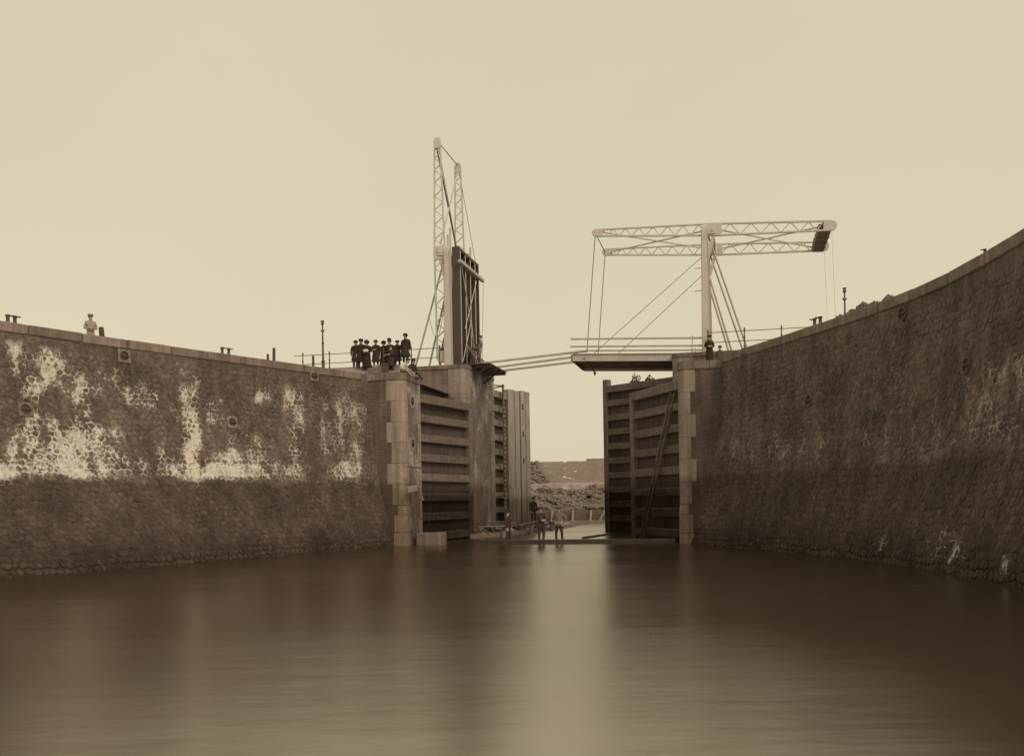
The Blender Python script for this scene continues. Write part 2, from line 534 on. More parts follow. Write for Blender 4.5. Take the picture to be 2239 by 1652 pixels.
    def prism(s, poly, z0, z1):
        n = len(poly)
        V = [(x, y, z0) for x, y in poly] + [(x, y, z1) for x, y in poly]
        F = [tuple(reversed(range(n))), tuple(range(n, 2 * n))] + [(i, (i + 1) % n, n + (i + 1) % n, n + i) for i in range(n)]
        return s.add(V, F)
    def sweep(s, pts, r, n=6):
        for p, q in zip(pts[:-1], pts[1:]):
            s.tube(p, q, r, r, n)
        return s

def fix_normals(me):
    bm = bmesh.new()
    bm.from_mesh(me)
    bmesh.ops.recalc_face_normals(bm, faces=bm.faces)
    bm.to_mesh(me)
    bm.free()

def to_mesh(name, g, mats, smooth=False):
    me = bpy.data.meshes.new(name)
    me.from_pydata(g.v, [], g.f)
    fix_normals(me)
    for m in (mats if isinstance(mats, (list, tuple)) else [mats]):
        me.materials.append(m)
    if smooth:
        me.polygons.foreach_set('use_smooth', [True] * len(me.polygons))
    me.update()
    return me

def tag(o, label=None, cat=None, group=None, kind=None):
    if label: o['label'] = label
    if cat: o['category'] = cat
    if group: o['group'] = group
    if kind: o['kind'] = kind
    return o

def thing(name, label, cat, loc=(0, 0, 0), rotz=0.0, group=None):
    o = bpy.data.objects.new(name, None)
    o.empty_display_size = 0.3
    o.location = loc
    o.rotation_euler = (0, 0, rotz)
    COL.objects.link(o)
    return tag(o, label, cat, group)

def part(name, g, mat, parent=None, smooth=False, loc=None):
    me = g if isinstance(g, bpy.types.Mesh) else to_mesh(name, g, mat, smooth)
    o = bpy.data.objects.new(name, me)
    COL.objects.link(o)
    o.parent = parent
    if loc is not None:
        o.location = loc
    return o

def copy_tree(o, parent=None):
    c = o.copy()
    COL.objects.link(c)
    c.parent = parent
    for ch in list(o.children):
        copy_tree(ch, c)
    return c

# ------------------------------------------------------------------ the battered quay walls
COPE = 8.65
LEFT = [((-7.25, 47.5), (-6.0, 47.2)), ((-13.3, 39.2), (-11.3, 37.3)), ((-17.7, 32.7), (-15.0, 30.7)), ((-21.5, 25.5), (-18.9, 23.8)),
        ((-24.5, 16.0), (-21.8, 15.2)), ((-26.2, 4.0), (-23.5, 4.0)), ((-26.6, -14.0), (-23.9, -14.0))]
RIGHT = [((9.5, 43.9), (8.1, 44.2)), ((12.0, 34.7), (10.8, 34.1)), ((12.9, 29.8), (11.4, 29.5)), ((12.95, 25.9), (11.45, 25.8)),
         ((12.7, 22.1), (11.2, 21.9)), ((12.5, 15.5), (10.8, 15.3)), ((12.2, 8.0), (10.5, 8.0)), ((12.2, -14.0), (10.5, -14.0))]

def catmull(P, per=24):
    P = np.array(P, float)
    Q = np.vstack([2 * P[0] - P[1], P, 2 * P[-1] - P[-2]])
    out = []
    for i in range(1, len(Q) - 2):
        p0, p1, p2, p3 = Q[i - 1:i + 3]
        for k in range(per):
            t = k / per
            out.append(0.5 * (2 * p1 + (p2 - p0) * t + (2 * p0 - 5 * p1 + 4 * p2 - p3) * t * t + (3 * p1 - p0 - 3 * p2 + p3) * t ** 3))
    out.append(P[-1])
    return np.array(out)

class Wall:
    def __init__(s, pairs):
        s.T = catmull([p[0] for p in pairs])
        s.B = catmull([p[1] for p in pairs])
        mid = 0.5 * (s.T + s.B)
        d = np.linalg.norm(np.diff(mid, axis=0), axis=1)
        s.s = np.concatenate([[0], np.cumsum(d)])
        s.len = s.s[-1]
    def top(s, q):
        return np.array([np.interp(q, s.s, s.T[:, 0]), np.interp(q, s.s, s.T[:, 1])]).T
    def pos(s, q, z):
        q, z = np.asarray(q, float), np.asarray(z, float)
        tx, ty = np.interp(q, s.s, s.T[:, 0]), np.interp(q, s.s, s.T[:, 1])
        bx, by = np.interp(q, s.s, s.B[:, 0]), np.interp(q, s.s, s.B[:, 1])
        w = np.clip((COPE - z) / COPE, 0, 1.2) ** 2
        return np.stack([tx + (bx - tx) * w, ty + (by - ty) * w, z], -1)
    def frame(s, q, z, sgn):
        p = s.pos(q, z)
        e = 0.25
        ds = s.pos(q + e, z) - s.pos(q - e, z)
        dz = s.pos(q, z + e) - s.pos(q, z - e)
        ds /= np.linalg.norm(ds, axis=-1, keepdims=True)
        dz /= np.linalg.norm(dz, axis=-1, keepdims=True)
        n = np.cross(ds, dz) * sgn
        n /= np.linalg.norm(n, axis=-1, keepdims=True)
        return p, ds, dz, n
    def find(s, xpix, ypix):
        """wall coordinates (q, z) of a measured point"""
        best = None
        for z in np.arange(-0.5, 8.7, 0.1):
            q = np.arange(0.2, s.len - 14, 0.1)
            P = s.pos(q, np.full_like(q, z))
            ok = P[:, 1] > 3
            u, v = FOC * P[:, 0] / P[:, 1], FOC * (z - EYE) / P[:, 1]
            X = 1119.5 + u * CR - v * SR
            Y = HZ - (u * SR + v * CR)
            e = np.where(ok, (X - xpix) ** 2 + (Y - ypix) ** 2, 1e9)
            k = int(np.argmin(e))
            if best is None or e[k] < best[0]:
                best = (e[k], q[k], z)
        return best[1], best[2]

WL, WR = Wall(LEFT), Wall(RIGHT)
def c1(x, y): return ((740 + x * 0.4842) / 1.8294, (1250 + y * 0.4842) / 1.8294)
def c6(x, y): return ((2450 + x * 0.5871) / 1.8294, (1080 + y * 0.5871) / 1.8294)
def c4(x, y): return ((1580 + x * 0.3511) / 1.8294, (1360 + y * 0.3511) / 1.8294)
def c2(x, y): return ((1560 + x * 0.4237) / 1.8294, (860 + y * 0.4237) / 1.8294)
def c3(x, y): return ((2160 + x * 0.3305) / 1.8294, (1040 + y * 0.3305) / 1.8294)
def c5(x, y): return ((2100 + x * 0.3268) / 1.8294, (1400 + y * 0.3268) / 1.8294)
def c7(x, y): return ((1900 + x * 0.2680) / 1.8294, (1650 + y * 0.2680) / 1.8294)

# where lime has leached out of the joints: boxes (x0, y0, x1, y1, amount) measured on the photograph
LIME_L = [(10, 925, 400, 1005, 0.85), (325, 755, 640, 1005, 0.72), (85, 745, 165, 930, 0.75), (170, 650, 255, 930, 0.6), (60, 830, 330, 930, 0.6),
          (640, 915, 800, 1000, 0.42), (830, 935, 1010, 1005, 0.6), (970, 520, 1045, 770, 0.75), (995, 775, 1065, 1005, 1.0),
          (1050, 945, 1310, 1010, 0.95), (1300, 935, 1610, 1005, 0.6), (1520, 560, 1600, 1005, 0.55), (1490, 630, 1620, 680, 0.5), (1690, 590, 1840, 880, 0.42),
          (1730, 930, 1915, 1010, 0.65), (1840, 640, 1915, 1005, 0.42), (1110, 615, 1175, 745, 0.7), (100, 310, 155, 500, 0.75),
          (245, 350, 310, 515, 0.95), (395, 470, 465, 620, 0.95), (325, 380, 385, 445, 0.7), (185, 525, 245, 585, 0.9), (300, 495, 355, 535, 0.8),
          (435, 640, 480, 740, 0.6), (680, 535, 890, 645, 0.5), (1225, 870, 1290, 925, 0.85), (1170, 880, 1210, 915, 0.8), (1300, 780, 1410, 920, 0.45), (850, 845, 890, 880, 0.7),
          (950, 420, 1005, 480, 0.6), (1340, 560, 1420, 612, 0.65), (490, 460, 660, 560, 0.42), (135, 530, 170, 590, 0.7), (255, 700, 320, 760, 0.6), (1190, 770, 1230, 805, 0.6),
          (1510, 555, 1570, 605, 0.5), (1240, 730, 1280, 760, 0.6)]
LIME_R = [(1265, 635, 1540, 975, 0.52), (1420, 590, 1540, 700, 0.45), (1020, 880, 1240, 995, 0.44), (320, 945, 650, 1045, 0.46), (845, 870, 930, 1090, 0.42), (195, 950, 300, 1045, 0.46),
          (1095, 725, 1145, 825, 0.5), (1225, 700, 1275, 760, 0.5), (650, 930, 860, 1030, 0.36), (340, 640, 380, 720, 0.4), (330, 850, 620, 940, 0.33), (720, 700, 760, 880, 0.34),
          (1160, 1345, 1222, 1500, 0.62), (1082, 1380, 1112, 1480, 0.58), (862, 1350, 905, 1440, 0.55), (1385, 1450, 1432, 1540, 0.55), (400, 480, 760, 600, 0.30), (1015, 1300, 1040, 1360, 0.5)]

def lime_at(P, boxes, conv):
    u, v = FOC * P[:, 0] / np.maximum(P[:, 1], 1), FOC * (P[:, 2] - EYE) / np.maximum(P[:, 1], 1)
    X = 1119.5 + u * CR - v * SR
    Y = HZ - (u * SR + v * CR)
    X = X + 3.0 * np.sin(P[:, 2] * 2.9 + P[:, 1] * 0.7) + 2.0 * np.sin(P[:, 1] * 5.1 - P[:, 2] * 4.3)
    Y = Y + 2.0 * np.sin(P[:, 1] * 1.9 + 2.0) + 1.5 * np.sin(P[:, 1] * 4.7 + P[:, 2] * 3.1)
    boost = 0.04 if boxes is LIME_L else -0.17
    out = np.zeros(len(P))
    for x0, y0, x1, y1, a in boxes:
        (px0, py0), (px1, py1) = conv(x0, y0), conv(x1, y1)
        cx, cy, rx, ry = (px0 + px1) / 2, (py0 + py1) / 2, (px1 - px0) / 2, (py1 - py0) / 2
        d = np.maximum((np.abs(X - cx) - rx) / 6.0, (np.abs(Y - cy) - ry) / 5.0)
        out = np.maximum(out, (a + boost) * np.clip(0.72 - 0.5 * np.maximum(d, -0.7), 0, 1))
    return out

def add_attr(me, name, vals):
    a = me.attributes.new(name, 'FLOAT', 'POINT')
    a.data.foreach_set('value', np.asarray(vals, dtype=np.float32))

def build_wall(W, sgn, label, boxes, conv, holes, window):
    root = thing('quay_wall', label, 'quay wall', (0, 0, 0))
    # bedding surface
    qs = np.arange(0, W.len + 0.01, 0.4)
    zs = np.linspace(-1.6, 8.5, 27)
    Q, Z = np.meshgrid(qs, zs)
    P, DS, DZ, Nn = W.frame(Q.ravel(), Z.ravel(), sgn)
    nq, nz = len(qs), len(zs)
    F = [(j * nq + i, j * nq + i + 1, (j + 1) * nq + i + 1, (j + 1) * nq + i) for j in range(nz - 1) for i in range(nq - 1)]
    me = bpy.data.meshes.new('bedding')
    me.from_pydata(P.tolist(), [], F)
    me.materials.append(M['bed'])
    add_attr(me, 'lime', lime_at(P, boxes, conv))
    add_attr(me, 'tone', np.ones(len(P)))
    me.polygons.foreach_set('use_smooth', [True] * len(me.polygons))
    o = part('bedding', me, None, root)
    # stones laid in wandering courses: roughly six-sided setts packed close, no two alike
    pz, ps = 0.215, 0.275
    qmax = W.len - 15.0
    nrow, ncol = int(8.75 / pz), int(qmax / ps)
    jit = {}
    def corner(i2, k3):
        if (i2, k3) not in jit:
            q_, z_ = i2 * ps / 2, -0.55 + k3 * pz / 3
            big = 1.0
            jit[(i2, k3)] = (q_ + rng.uniform(-0.075, 0.075), z_ + rng.uniform(-0.055, 0.055) + 0.07 * math.sin(q_ * 0.31) + 0.03 * math.sin(q_ * 1.7 + z_))
        return jit[(i2, k3)]
    cells = []
    for k in range(nrow):
        for n in range(ncol):
            i2 = 2 * n + (k % 2) + 1
            c = [corner(i2, 3 * k + 2), corner(i2 - 1, 3 * k + 1), corner(i2 - 1, 3 * k - 1), corner(i2, 3 * k - 2), corner(i2 + 1, 3 * k - 1), corner(i2 + 1, 3 * k + 1)]
            zc = sum(p[1] for p in c) / 6
            if zc > 8.24:
                continue
            cells.append(c)
    C = np.array(cells)                                   # n x 6 x 2
    cen = C.mean(axis=1)
    keep = cen[:, 0] > 0.16
    for hq, hz, hs in holes:
        keep &= ~((np.abs(cen[:, 0] - hq) < hs + 0.12) & (np.abs(cen[:, 1] - hz) < hs + 0.10))
    C, cen = C[keep], cen[keep]
    ns = len(C)
    ins = rng.uniform(0.88, 0.99, ns)[:, None, None]
    C = cen[:, None] + (C - cen[:, None]) * ins
    # knock the corners off: twelve points each
    nxt, prv = np.roll(C, -1, axis=1), np.roll(C, 1, axis=1)
    kc = rng.uniform(0.08, 0.34, (ns, 6, 1))
    ring = np.stack([C + (prv - C) * kc, C + (nxt - C) * kc], axis=2).reshape(ns, 12, 2)
    P, DS, DZ, Nn = W.frame(cen[:, 0], cen[:, 1], sgn)
    S = cen
    lime = lime_at(P, boxes, conv)
    low = (S[:, 1] < 0.36)
    tone = rng.uniform(0.80, 1.22, ns)
    tone = np.where(low, tone * 1.22, tone)                # the scoured courses at the water are paler
    # patches of the facing weather together
    tone *= 1.0 + 0.16 * np.sin(S[:, 0] * 0.9 + 1.3 * np.sin(S[:, 1] * 0.8)) * np.sin(S[:, 1] * 1.4 + S[:, 0] * 0.23)
    dist = np.linalg.norm(P - np.array([0, 0, EYE]), axis=1)
    u, v = FOC * P[:, 0] / np.maximum(P[:, 1], 1), FOC * (P[:, 2] - EYE) / np.maximum(P[:, 1], 1)
    X, Y = 1119.5 + u * CR - v * SR, HZ - (u * SR + v * CR)
    seen = (X > window[0]) & (X < window[1]) & (S[:, 1] > 0.1) & (P[:, 1] > 3)
    order = np.argsort(np.where(seen, dist, 1e6))
    single = set(order[:300].tolist())
    V, FF, LV, TV = [], [], [], []
    NS = 12
    h = rng.uniform(0.003, 0.024, ns) + np.where(low, 0.03, 0.0)
    tilt = rng.normal(0, 0.07, (ns, 2))
    faces0 = [(a, (a + 1) % NS, NS + (a + 1) % NS, NS + a) for a in range(NS)] + [(NS + a, NS + (a + 1) % NS, 2 * NS) for a in range(NS)]
    if sgn > 0:
        faces0 = [tuple(reversed(f)) for f in faces0]
    for i in range(ns):
        e = ring[i] - cen[i]
        base = P[i] + np.outer(e[:, 0], DS[i]) + np.outer(e[:, 1], DZ[i]) - 0.02 * Nn[i]
        m_ = e * 0.88
        hm = h[i] + tilt[i, 0] * m_[:, 0] + tilt[i, 1] * m_[:, 1] + rng.uniform(-0.006, 0.006, NS)
        midr = P[i] + np.outer(m_[:, 0], DS[i]) + np.outer(m_[:, 1], DZ[i]) + np.outer(hm, Nn[i])
        verts = np.vstack([base, midr, (P[i] + (h[i] + 0.014) * Nn[i])[None]])
        if i in single:
            sm = bpy.data.meshes.new('stone')
            sm.from_pydata(verts.tolist(), [], faces0)
            sm.materials.append(M['stone'])
            add_attr(sm, 'lime', lime_at(verts, boxes, conv))
            add_attr(sm, 'tone', np.full(2 * NS + 1, tone[i]))
            part('stone', sm, None, root)
        else:
            n0 = len(V) * (2 * NS + 1)
            V.append(verts)
            FF += [tuple(a + n0 for a in f) for f in faces0]
            TV.append(np.full(2 * NS + 1, tone[i]))
    me = bpy.data.meshes.new('rubble_facing')
    me.from_pydata(np.concatenate(V).tolist(), [], FF)
    me.materials.append(M['stone'])
    add_attr(me, 'lime', lime_at(np.concatenate(V), boxes, conv))
    add_attr(me, 'tone', np.concatenate(TV))
    tag(part('rubble_facing', me, None, root), kind='stuff')
    # coping stones
    q = 0.55
    while q < W.len - 8:
        ln = random.uniform(1.75, 2.15)
        a, b = W.top(q), W.top(q + ln - 0.03)
        a, b = Vector((a[0], a[1], 0)), Vector((b[0], b[1], 0))
        d = (b - a); l = d.length; d.normalize()
        nrm = Vector((d.y, -d.x, 0)) * sgn            # towards the water
        c = (a + b) / 2 - nrm * 0.42 + Vector((0, 0, COPE - 0.175 + random.uniform(-0.008, 0.008)))
        g = G().obox(c, d, nrm, (0, 0, 1), l / 2, 0.48, 0.175, 0.03)
        part('coping_stone', g, M['coping'], root)
        q += ln
    # square blocks with a round mooring recess and its iron bar
    for hq, hz, hs in holes:
        p, ds, dz, n = [Vector(x) for x in W.frame(np.array(hq), np.array(hz), sgn)]
        rb = hs * 0.70
        ringed = sgn > 0
        NB = 16
        g = G()
        sq, ci, ins = [], [], []
        for i in range(NB):
            t = 2 * math.pi * i / NB
            cx, cy = math.cos(t), math.sin(t)
            m_ = 1.0 if ringed else max(abs(cx), abs(cy))
            sq.append(p + ds * (cx / m_ * hs) + dz * (cy / m_ * hs) + n * 0.055)
            ci.append(p + ds * (cx * rb) + dz * (cy * rb) + n * 0.055)
            ins.append(p + ds * (cx * rb * 0.94) + dz * (cy * rb * 0.94) - n * 0.30)
        back = [q_ - n * 0.1 for q_ in sq]
        Vv = sq + ci + back
        Fv = [(i, (i + 1) % NB, NB + (i + 1) % NB, NB + i) for i in range(NB)] + [(i, (i + 1) % NB, 2 * NB + (i + 1) % NB, 2 * NB + i) for i in range(NB)]
        g.add(Vv, Fv)
        blk = part('mooring_block', g, M['coping'] if sgn < 0 else M['brick'], root)
        g2 = G()
        cup = [q_ for q_ in ci] + ins
        # shallow cup in front of the bedding
        cup_in = [p + (q_ - p - n * 0.055) * 0.96 + n * 0.012 for q_ in ci]
        g2.add(ci + cup_in, [(i, (i + 1) % NB, NB + (i + 1) % NB, NB + i) for i in range(NB)] + [tuple(range(NB, 2 * NB))])
        part('recess', g2, M['void'], blk)  # shallow cup, the shade of a deep hole is in its colour
        part('iron_bar', G().tube(p - ds * rb * 1.15 + n * 0.07, p + ds * rb * 1.15 + n * 0.07, 0.022, n=6), M['iron'], blk)
    return root

def hole_list(W, pts, conv, size):
    out = []
    for x, y in pts:
        q, z = W.find(*conv(x, y))
        out.append((q, z, size))
    return out
holes_l = hole_list(WL, [(665, 382), (1655, 480), (160, 648), (1230, 722)], c1, 0.26)
holes_r = hole_list(WR, [(302, 594), (975, 415), (575, 788), (1255, 635)], c6, 0.26)
build_wall(WL, -1, 'long rubble quay wall on the left, blotched white with leached lime under a pale coping', LIME_L, c1, holes_l, (407, 1000))
build_wall(WR, 1, 'curving rubble quay wall on the right, dark stone rising towards the camera', LIME_R, c6, holes_r, (1330, 1825))

# ------------------------------------------------------------------ ground, water, far bank
def sheet(name, poly, z, mat, kind='structure', sub=None):
    g = G().add([(x, y, z) for x, y in poly], [tuple(range(len(poly)))])
    o = part(name, g, mat)
    return tag(o, kind=kind)

part_w = part('water', G().add([(-34, -16, 0), (26, -16, 0), (60, 100.5, 0), (-60, 100.5, 0)], [(0, 1, 2, 3)]), M['water'])
tag(part_w, kind='structure')
sheet('canal_bed', [(-80, -30), (80, -30), (80, 104), (-80, 104)], -1.5, M['bedrock'])

def inner_top(W, back):
    pts = []
    for q in np.arange(0, W.len, 1.0):
        a, b = W.top(q), W.top(min(W.len, q + 0.2))
        d = (b - a) / max(1e-6, np.linalg.norm(b - a))
        pts.append((a, d))
    return pts
def quay_ground(W, sgn, far_sign, label):
    strip = [W.top(q) for q in np.arange(0.0, W.len, 0.8)]
    inner = []
    for i, p in enumerate(strip):
        d = strip[min(i + 1, len(strip) - 1)] - strip[max(i - 1, 0)]
        d = d / np.linalg.norm(d)
        n = np.array([d[1], -d[0]]) * sgn
        inner.append(p - n * 0.55)
    V, F = [], []
    for p in inner:
        V.append((p[0], p[1], COPE - 0.07))
        V.append((far_sign * 420.0, p[1] * 3.0 - 30, COPE - 0.07))
    n = len(inner)
    for i in range(n - 1):
        F.append((2 * i, 2 * i + 2, 2 * i + 3, 2 * i + 1))
    # land beside the lock head and beyond
    e0, e1 = L(far_sign * 7.4, 1.0, COPE - 0.07), L(far_sign * 7.4, 30.0, COPE - 0.07)
    b = len(V)
    V += [tuple(e0), tuple(e1), tuple(L(far_sign * 40, 34, COPE - 0.07)), (far_sign * 420.0, 160, COPE - 0.07), (far_sign * 420.0, inner[0][1] * 3.0 - 30, COPE - 0.07), (inner[0][0], inner[0][1], COPE - 0.07)]
    F.append(tuple(range(b, b + 6)))
    o = part('quay_ground', G().add(V, F), M['gravel'])
    tag(o, kind='structure')
quay_ground(WL, -1, -1, 'l')
quay_ground(WR, 1, 1, 'r')

# far dike with a pitched stone face, a rubble foreshore and a brick berm
def far_bank():
    prof_main = [(100.0, -1.5), (100.2, 1.05), (103.5, 2.3), (107.0, 3.5), (107.4, 4.05), (109.2, 4.25), (115.2, 6.98), (119.0, 7.05), (900, 7.0), (4500, 7.0)]
    xs = [-1500, -300, -60, -20, -6] + list(np.arange(-3, 22, 1.0)) + [30, 60, 300, 1500]
    def strip(i0, i1, mat, name):
        V, F = [], []
        for x in xs:
            for (y, z) in prof_main[i0:i1]:
                V.append((x, y + 0.02 * abs(x) * (0.2 if abs(x) < 100 else 0), z))
        m = i1 - i0
        for i in range(len(xs) - 1):
            for j in range(m - 1):
                F.append((i * m + j, (i + 1) * m + j, (i + 1) * m + j + 1, i * m + j + 1))
        tag(part(name, G().add(V, F), mat), kind='structure')
    strip(0, 4, M['mud'], 'foreshore')
    strip(3, 6, M['brick_pale'], 'berm')
    strip(5, 7, M['pitched'], 'dike_slope')
    strip(6, 10, M['gravel'], 'ground')
far_bank()

def rock_pile(name, label, pts, mat, kind='stuff'):
    g = G()
    for (x, y, z, r) in pts:
        k = 6
        ph = random.random()
        rings = []
        for zz, rr in ((-0.6, 0.75), (0.1, 1.0), (0.65, 0.6)):
            rings.append([(x + math.cos(ph + 2 * math.pi * i / k) * r * rr * random.uniform(0.75, 1.25), y + math.sin(ph + 2 * math.pi * i / k) * r * rr * random.uniform(0.75, 1.25), z + zz * r * random.uniform(0.7, 1.1)) for i in range(k)])
        V = sum(rings, [])
        F = [(j * k + i, j * k + (i + 1) % k, (j + 1) * k + (i + 1) % k, (j + 1) * k + i) for j in range(2) for i in range(k)] + [tuple(range(2 * k, 3 * k))]
        g.add(V, F)
    o = part(name, g, mat)
    tag(o, label, 'rubble', None, kind)
    return o
pts = []
for i in range(3400):
    x = random.uniform(-5, 26)
    t = random.random()
    y = 100.5 + t * 6.3
    z = 1.15 + t * 2.3 + 0.45 * math.sin(x * 0.9 + 2 * t) * math.sin(t * 9 + x * 0.3) + random.uniform(-0.05, 0.25)
    pts.append((x, y, z, random.uniform(0.10, 0.32)))
for i in range(500):
    x = random.uniform(-6, 4.6 - 0.3)
    t = random.random()
    pts.append((min(x, 3.9 - 1.2 * t), 109.0 + 6 * t, 4.25 + 2.7 * t + 0.05, random.uniform(0.12, 0.3)))
rock_pile('riprap', 'loose rubble tipped along the far shore beyond the gates', pts, M['rock'])
tag(part('farther_dike_top', G().box(9.1, 40, 118.5, 119.5, 6.6, 7.42), M['brick_pale']), 'top of another dike showing beyond the far dike', 'wall')  # plain box stands in for the crest of a farther dike

# plank revetment on the far shore with pale leaning posts
rv = thing('plank_revetment', 'dark plank revetment with pale leaning posts at the foot of the far rubble', 'revetment', (0, 99.6, 0))
for j in range(5):
    part('board', G().box(2.0, 30, 0.0, 0.10, -0.3 + 0.30 * j, -0.02 + 0.30 * j, 0.01), M['darkplank'], rv)
for (x0, x1) in ((905, 895), (1097, 1092), (1267, 1260), (1395, 1335), (1480, 1470)):
    a, b = at(*c7(x0, 640), 99.3), at(*c7(x1, 745), 99.0)
    part('post', G().bar(Vector(a) - Vector((0, 99.6, 0)), Vector((b.x, b.y - 99.6, -0.2)), 0.20, 0.16, up=(0, 1, 0)), M['oak'], rv)
hb = part('floating_boom', G().tube((3.5, 93.5, 0.06), (22, 92.0, 0.06), 0.12, n=8), M['oakdim'])
tag(hb, 'long floating timber boom on the water before the plank revetment', 'boom')

# ------------------------------------------------------------------ the lock head: piers and abutments
def arc_poly(side, x_in, x_out, y0, y1, r, n=6):
    """plan outline of a block whose channel-side near corner is rounded; side -1 left, +1 right (x measured outward)"""
    pts = []
    for i in range(n + 1):
        t = math.pi / 2 * i / n
        pts.append((x_in + r - r * math.cos(t), y0 + r - r * math.sin(t)))
    pts += [(x_out, y0), (x_out, y1), (x_in, y1)]
    return [(side * x, y) for x, y in pts]

for side in (-1, 1):
    HW = 6.90 if side < 0 else 6.55
    PD = 2.45
    CT = COPE if side < 0 else 8.47
    lp = thing('lock_pier', ('brick lock pier on the left with pale stone quoins, where a man in white sits' if side < 0 else 'brick lock pier on the right with pale stone quoins, below the lowered bridge'), 'pier', L(0, 0), LOCK_ROT)
    part('brick_core', G().prism(arc_poly(side, HW, 12.0, 0, PD, 0.42), -1.4, CT - 0.37), M['brick'], lp)
    part('side_facing', G().box(*sorted((side * (HW - 0.012), side * (HW + 0.1))), 0.52, PD - 0.3, -1.3, CT - 0.38), M['brick_lime'] if side < 0 else M['brick'], lp)
    # quoins
    z = CT - 0.37
    for k in range(6):
        w = (0.94, 0.68)[k % 2] if side < 0 else (0.80, 0.56)[k % 2]
        part('quoin_stone', G().prism(arc_poly(side, HW - 0.015, HW + w, -0.015, 0.50, 0.42), z - 1.03, z - 0.010), M['quoin'], lp)
        z -= 1.04
    # splayed stop below the lowest quoin, then a plain squared footing
    g = G()
    f0, f1 = HW - 0.03, HW + 0.56
    n = 6
    arc = [(HW - 0.015 + 0.42 - 0.42 * math.cos(math.pi / 2 * i / n), -0.015 + 0.42 - 0.42 * math.sin(math.pi / 2 * i / n)) for i in range(n + 1)]
    V = [(side * x, y, z - 0.02) for x, y in arc] + [(side * f0, -0.03, z - 0.48)]
    F = [(i, i + 1, n + 1) for i in range(n)]
    V += [(side * f0, 0.42, z - 0.48), (side * (HW + 0.42), -0.03, z - 0.48), (side * (HW + 0.42), 0.42, z - 0.02), (side * (HW + 0.42), 0.42, z - 0.48)]
    F += [(0, n + 1, n + 2), (n, n + 3, n + 1), tuple(range(n + 1)) + (n + 4,), (n + 1, n + 3, n + 5, n + 2), (0, n + 2, n + 5, n + 4), (n, n + 4, n + 5, n + 3)]
    part('splay_stone', g.add(V, F), M['quoin'], lp)
    zf = z - 0.49
    for k in range(3):
        part('footing_stone', G().box(*sorted((side * (HW - 0.03), side * (HW + (0.62, 0.66, 0.6)[k]))), -0.03, 0.5, zf - 0.86, zf - 0.01, 0.015), M['quoinwet'], lp)
        zf -= 0.87
    # stone jamb of the gate recess
    z = CT - 0.37
    k = 0
    while z > -0.4:
        part('jamb_stone', G().box(*sorted((side * (HW - 0.03), side * (HW + 0.3))), PD - 0.34 - (0.16 if k % 2 else 0), PD + 0.02, z - 0.99, z - 0.012, 0.015), M['quoin'], lp)
        z -= 1.0
        k += 1
    # coping
    part('coping_stone', G().prism(arc_poly(side, HW - 0.05, HW + 1.45, -0.05, PD + 0.06, 0.45), CT - 0.36, CT), M['coping'], lp)
    part('coping_stone', G().prism([(side * x, y) for x, y in ((HW + 1.47, -0.05), (9.6, -0.05), (9.6, 1.1), (HW + 1.47, 1.1))], CT - 0.36, CT - 0.004), M['coping'], lp)
    # round recesses on the channel side
    for zc in (7.3, 5.15):
        g = G()
        NB = 14
        x = side * (HW - 0.04)
        yc = 1.15
        o_ = [(x, yc + math.cos(2 * math.pi * i / NB) * 0.36, zc + math.sin(2 * math.pi * i / NB) * 0.36) for i in range(NB)]
        n_ = [(x, yc + math.cos(2 * math.pi * i / NB) * 0.24, zc + math.sin(2 * math.pi * i / NB) * 0.24) for i in range(NB)]
        d_ = [(side * (HW + 0.03), a, b) for _, a, b in o_]
        g.add(o_ + n_ + d_, [(i, (i + 1) % NB, NB + (i + 1) % NB, NB + i) for i in range(NB)] + [(i, (i + 1) % NB, 2 * NB + (i + 1) % NB, 2 * NB + i) for i in range(NB)])
        rg = part('stone_ring', g, M['quoin'], lp)
        e_ = [(side * (HW - 0.02), a, b) for _, a, b in n_]
        part('recess', G().add(n_ + e_, [(i, (i + 1) % NB, NB + (i + 1) % NB, NB + i) for i in range(NB)] + [tuple(range(NB, 2 * NB))]), M['void'], rg)  # shallow dark disc, colour stands in for the hole's shade
        part('iron_bar', G().tube((side * (HW - 0.06), yc - 0.26, zc), (side * (HW - 0.06), yc + 0.26, zc), 0.02, n=6), M['iron'], rg)

    # abutment carrying the bridge
    XA = 6.35 if side < 0 else 5.75
    TOPZ = 10.35
    ab = thing('bridge_abutment', ('brick bridge abutment on the left under the raised bridge, with rounded stone corner' if side < 0 else 'brick bridge abutment on the right carrying the lowered bridge'), 'abutment', L(0, 0), LOCK_ROT)
    part('brick_core', G().prism(arc_poly(side, XA, 10.2, 9.6, 16.0, 0.5), -1.4, TOPZ - 0.24), M['brick_mid'], ab)
    part('side_facing', G().box(*sorted((side * (XA - 0.012), side * (XA + 0.1))), 10.15, 15.3, -1.3, TOPZ - 0.25), M['brick_lime'], ab)
    part('recess_wall', G().prism([(side * x, y) for x, y in ((7.98, 2.5), (11.4, 2.5), (11.4, 9.55), (7.98, 9.55))], -1.4, COPE - 0.38), M['brick'], ab)
    part('coping_stone', G().prism([(side * x, y) for x, y in ((7.9, 2.56), (9.0, 2.56), (9.0, 9.5), (7.9, 9.5))], COPE - 0.37, COPE - 0.01), M['coping'], ab)
    part('coping_stone', G().prism(arc_poly(side, XA - 0.06, XA + 1.9, 9.54, 12.7, 0.55), TOPZ - 0.23, TOPZ), M['coping'], ab)
    part('coping_stone', G().prism([(side * x, y) for x, y in ((XA + 1.92, 9.54), (10.25, 9.54), (10.25, 16), (XA + 1.92, 16))], TOPZ - 0.23, TOPZ - 0.004), M['coping'], ab)
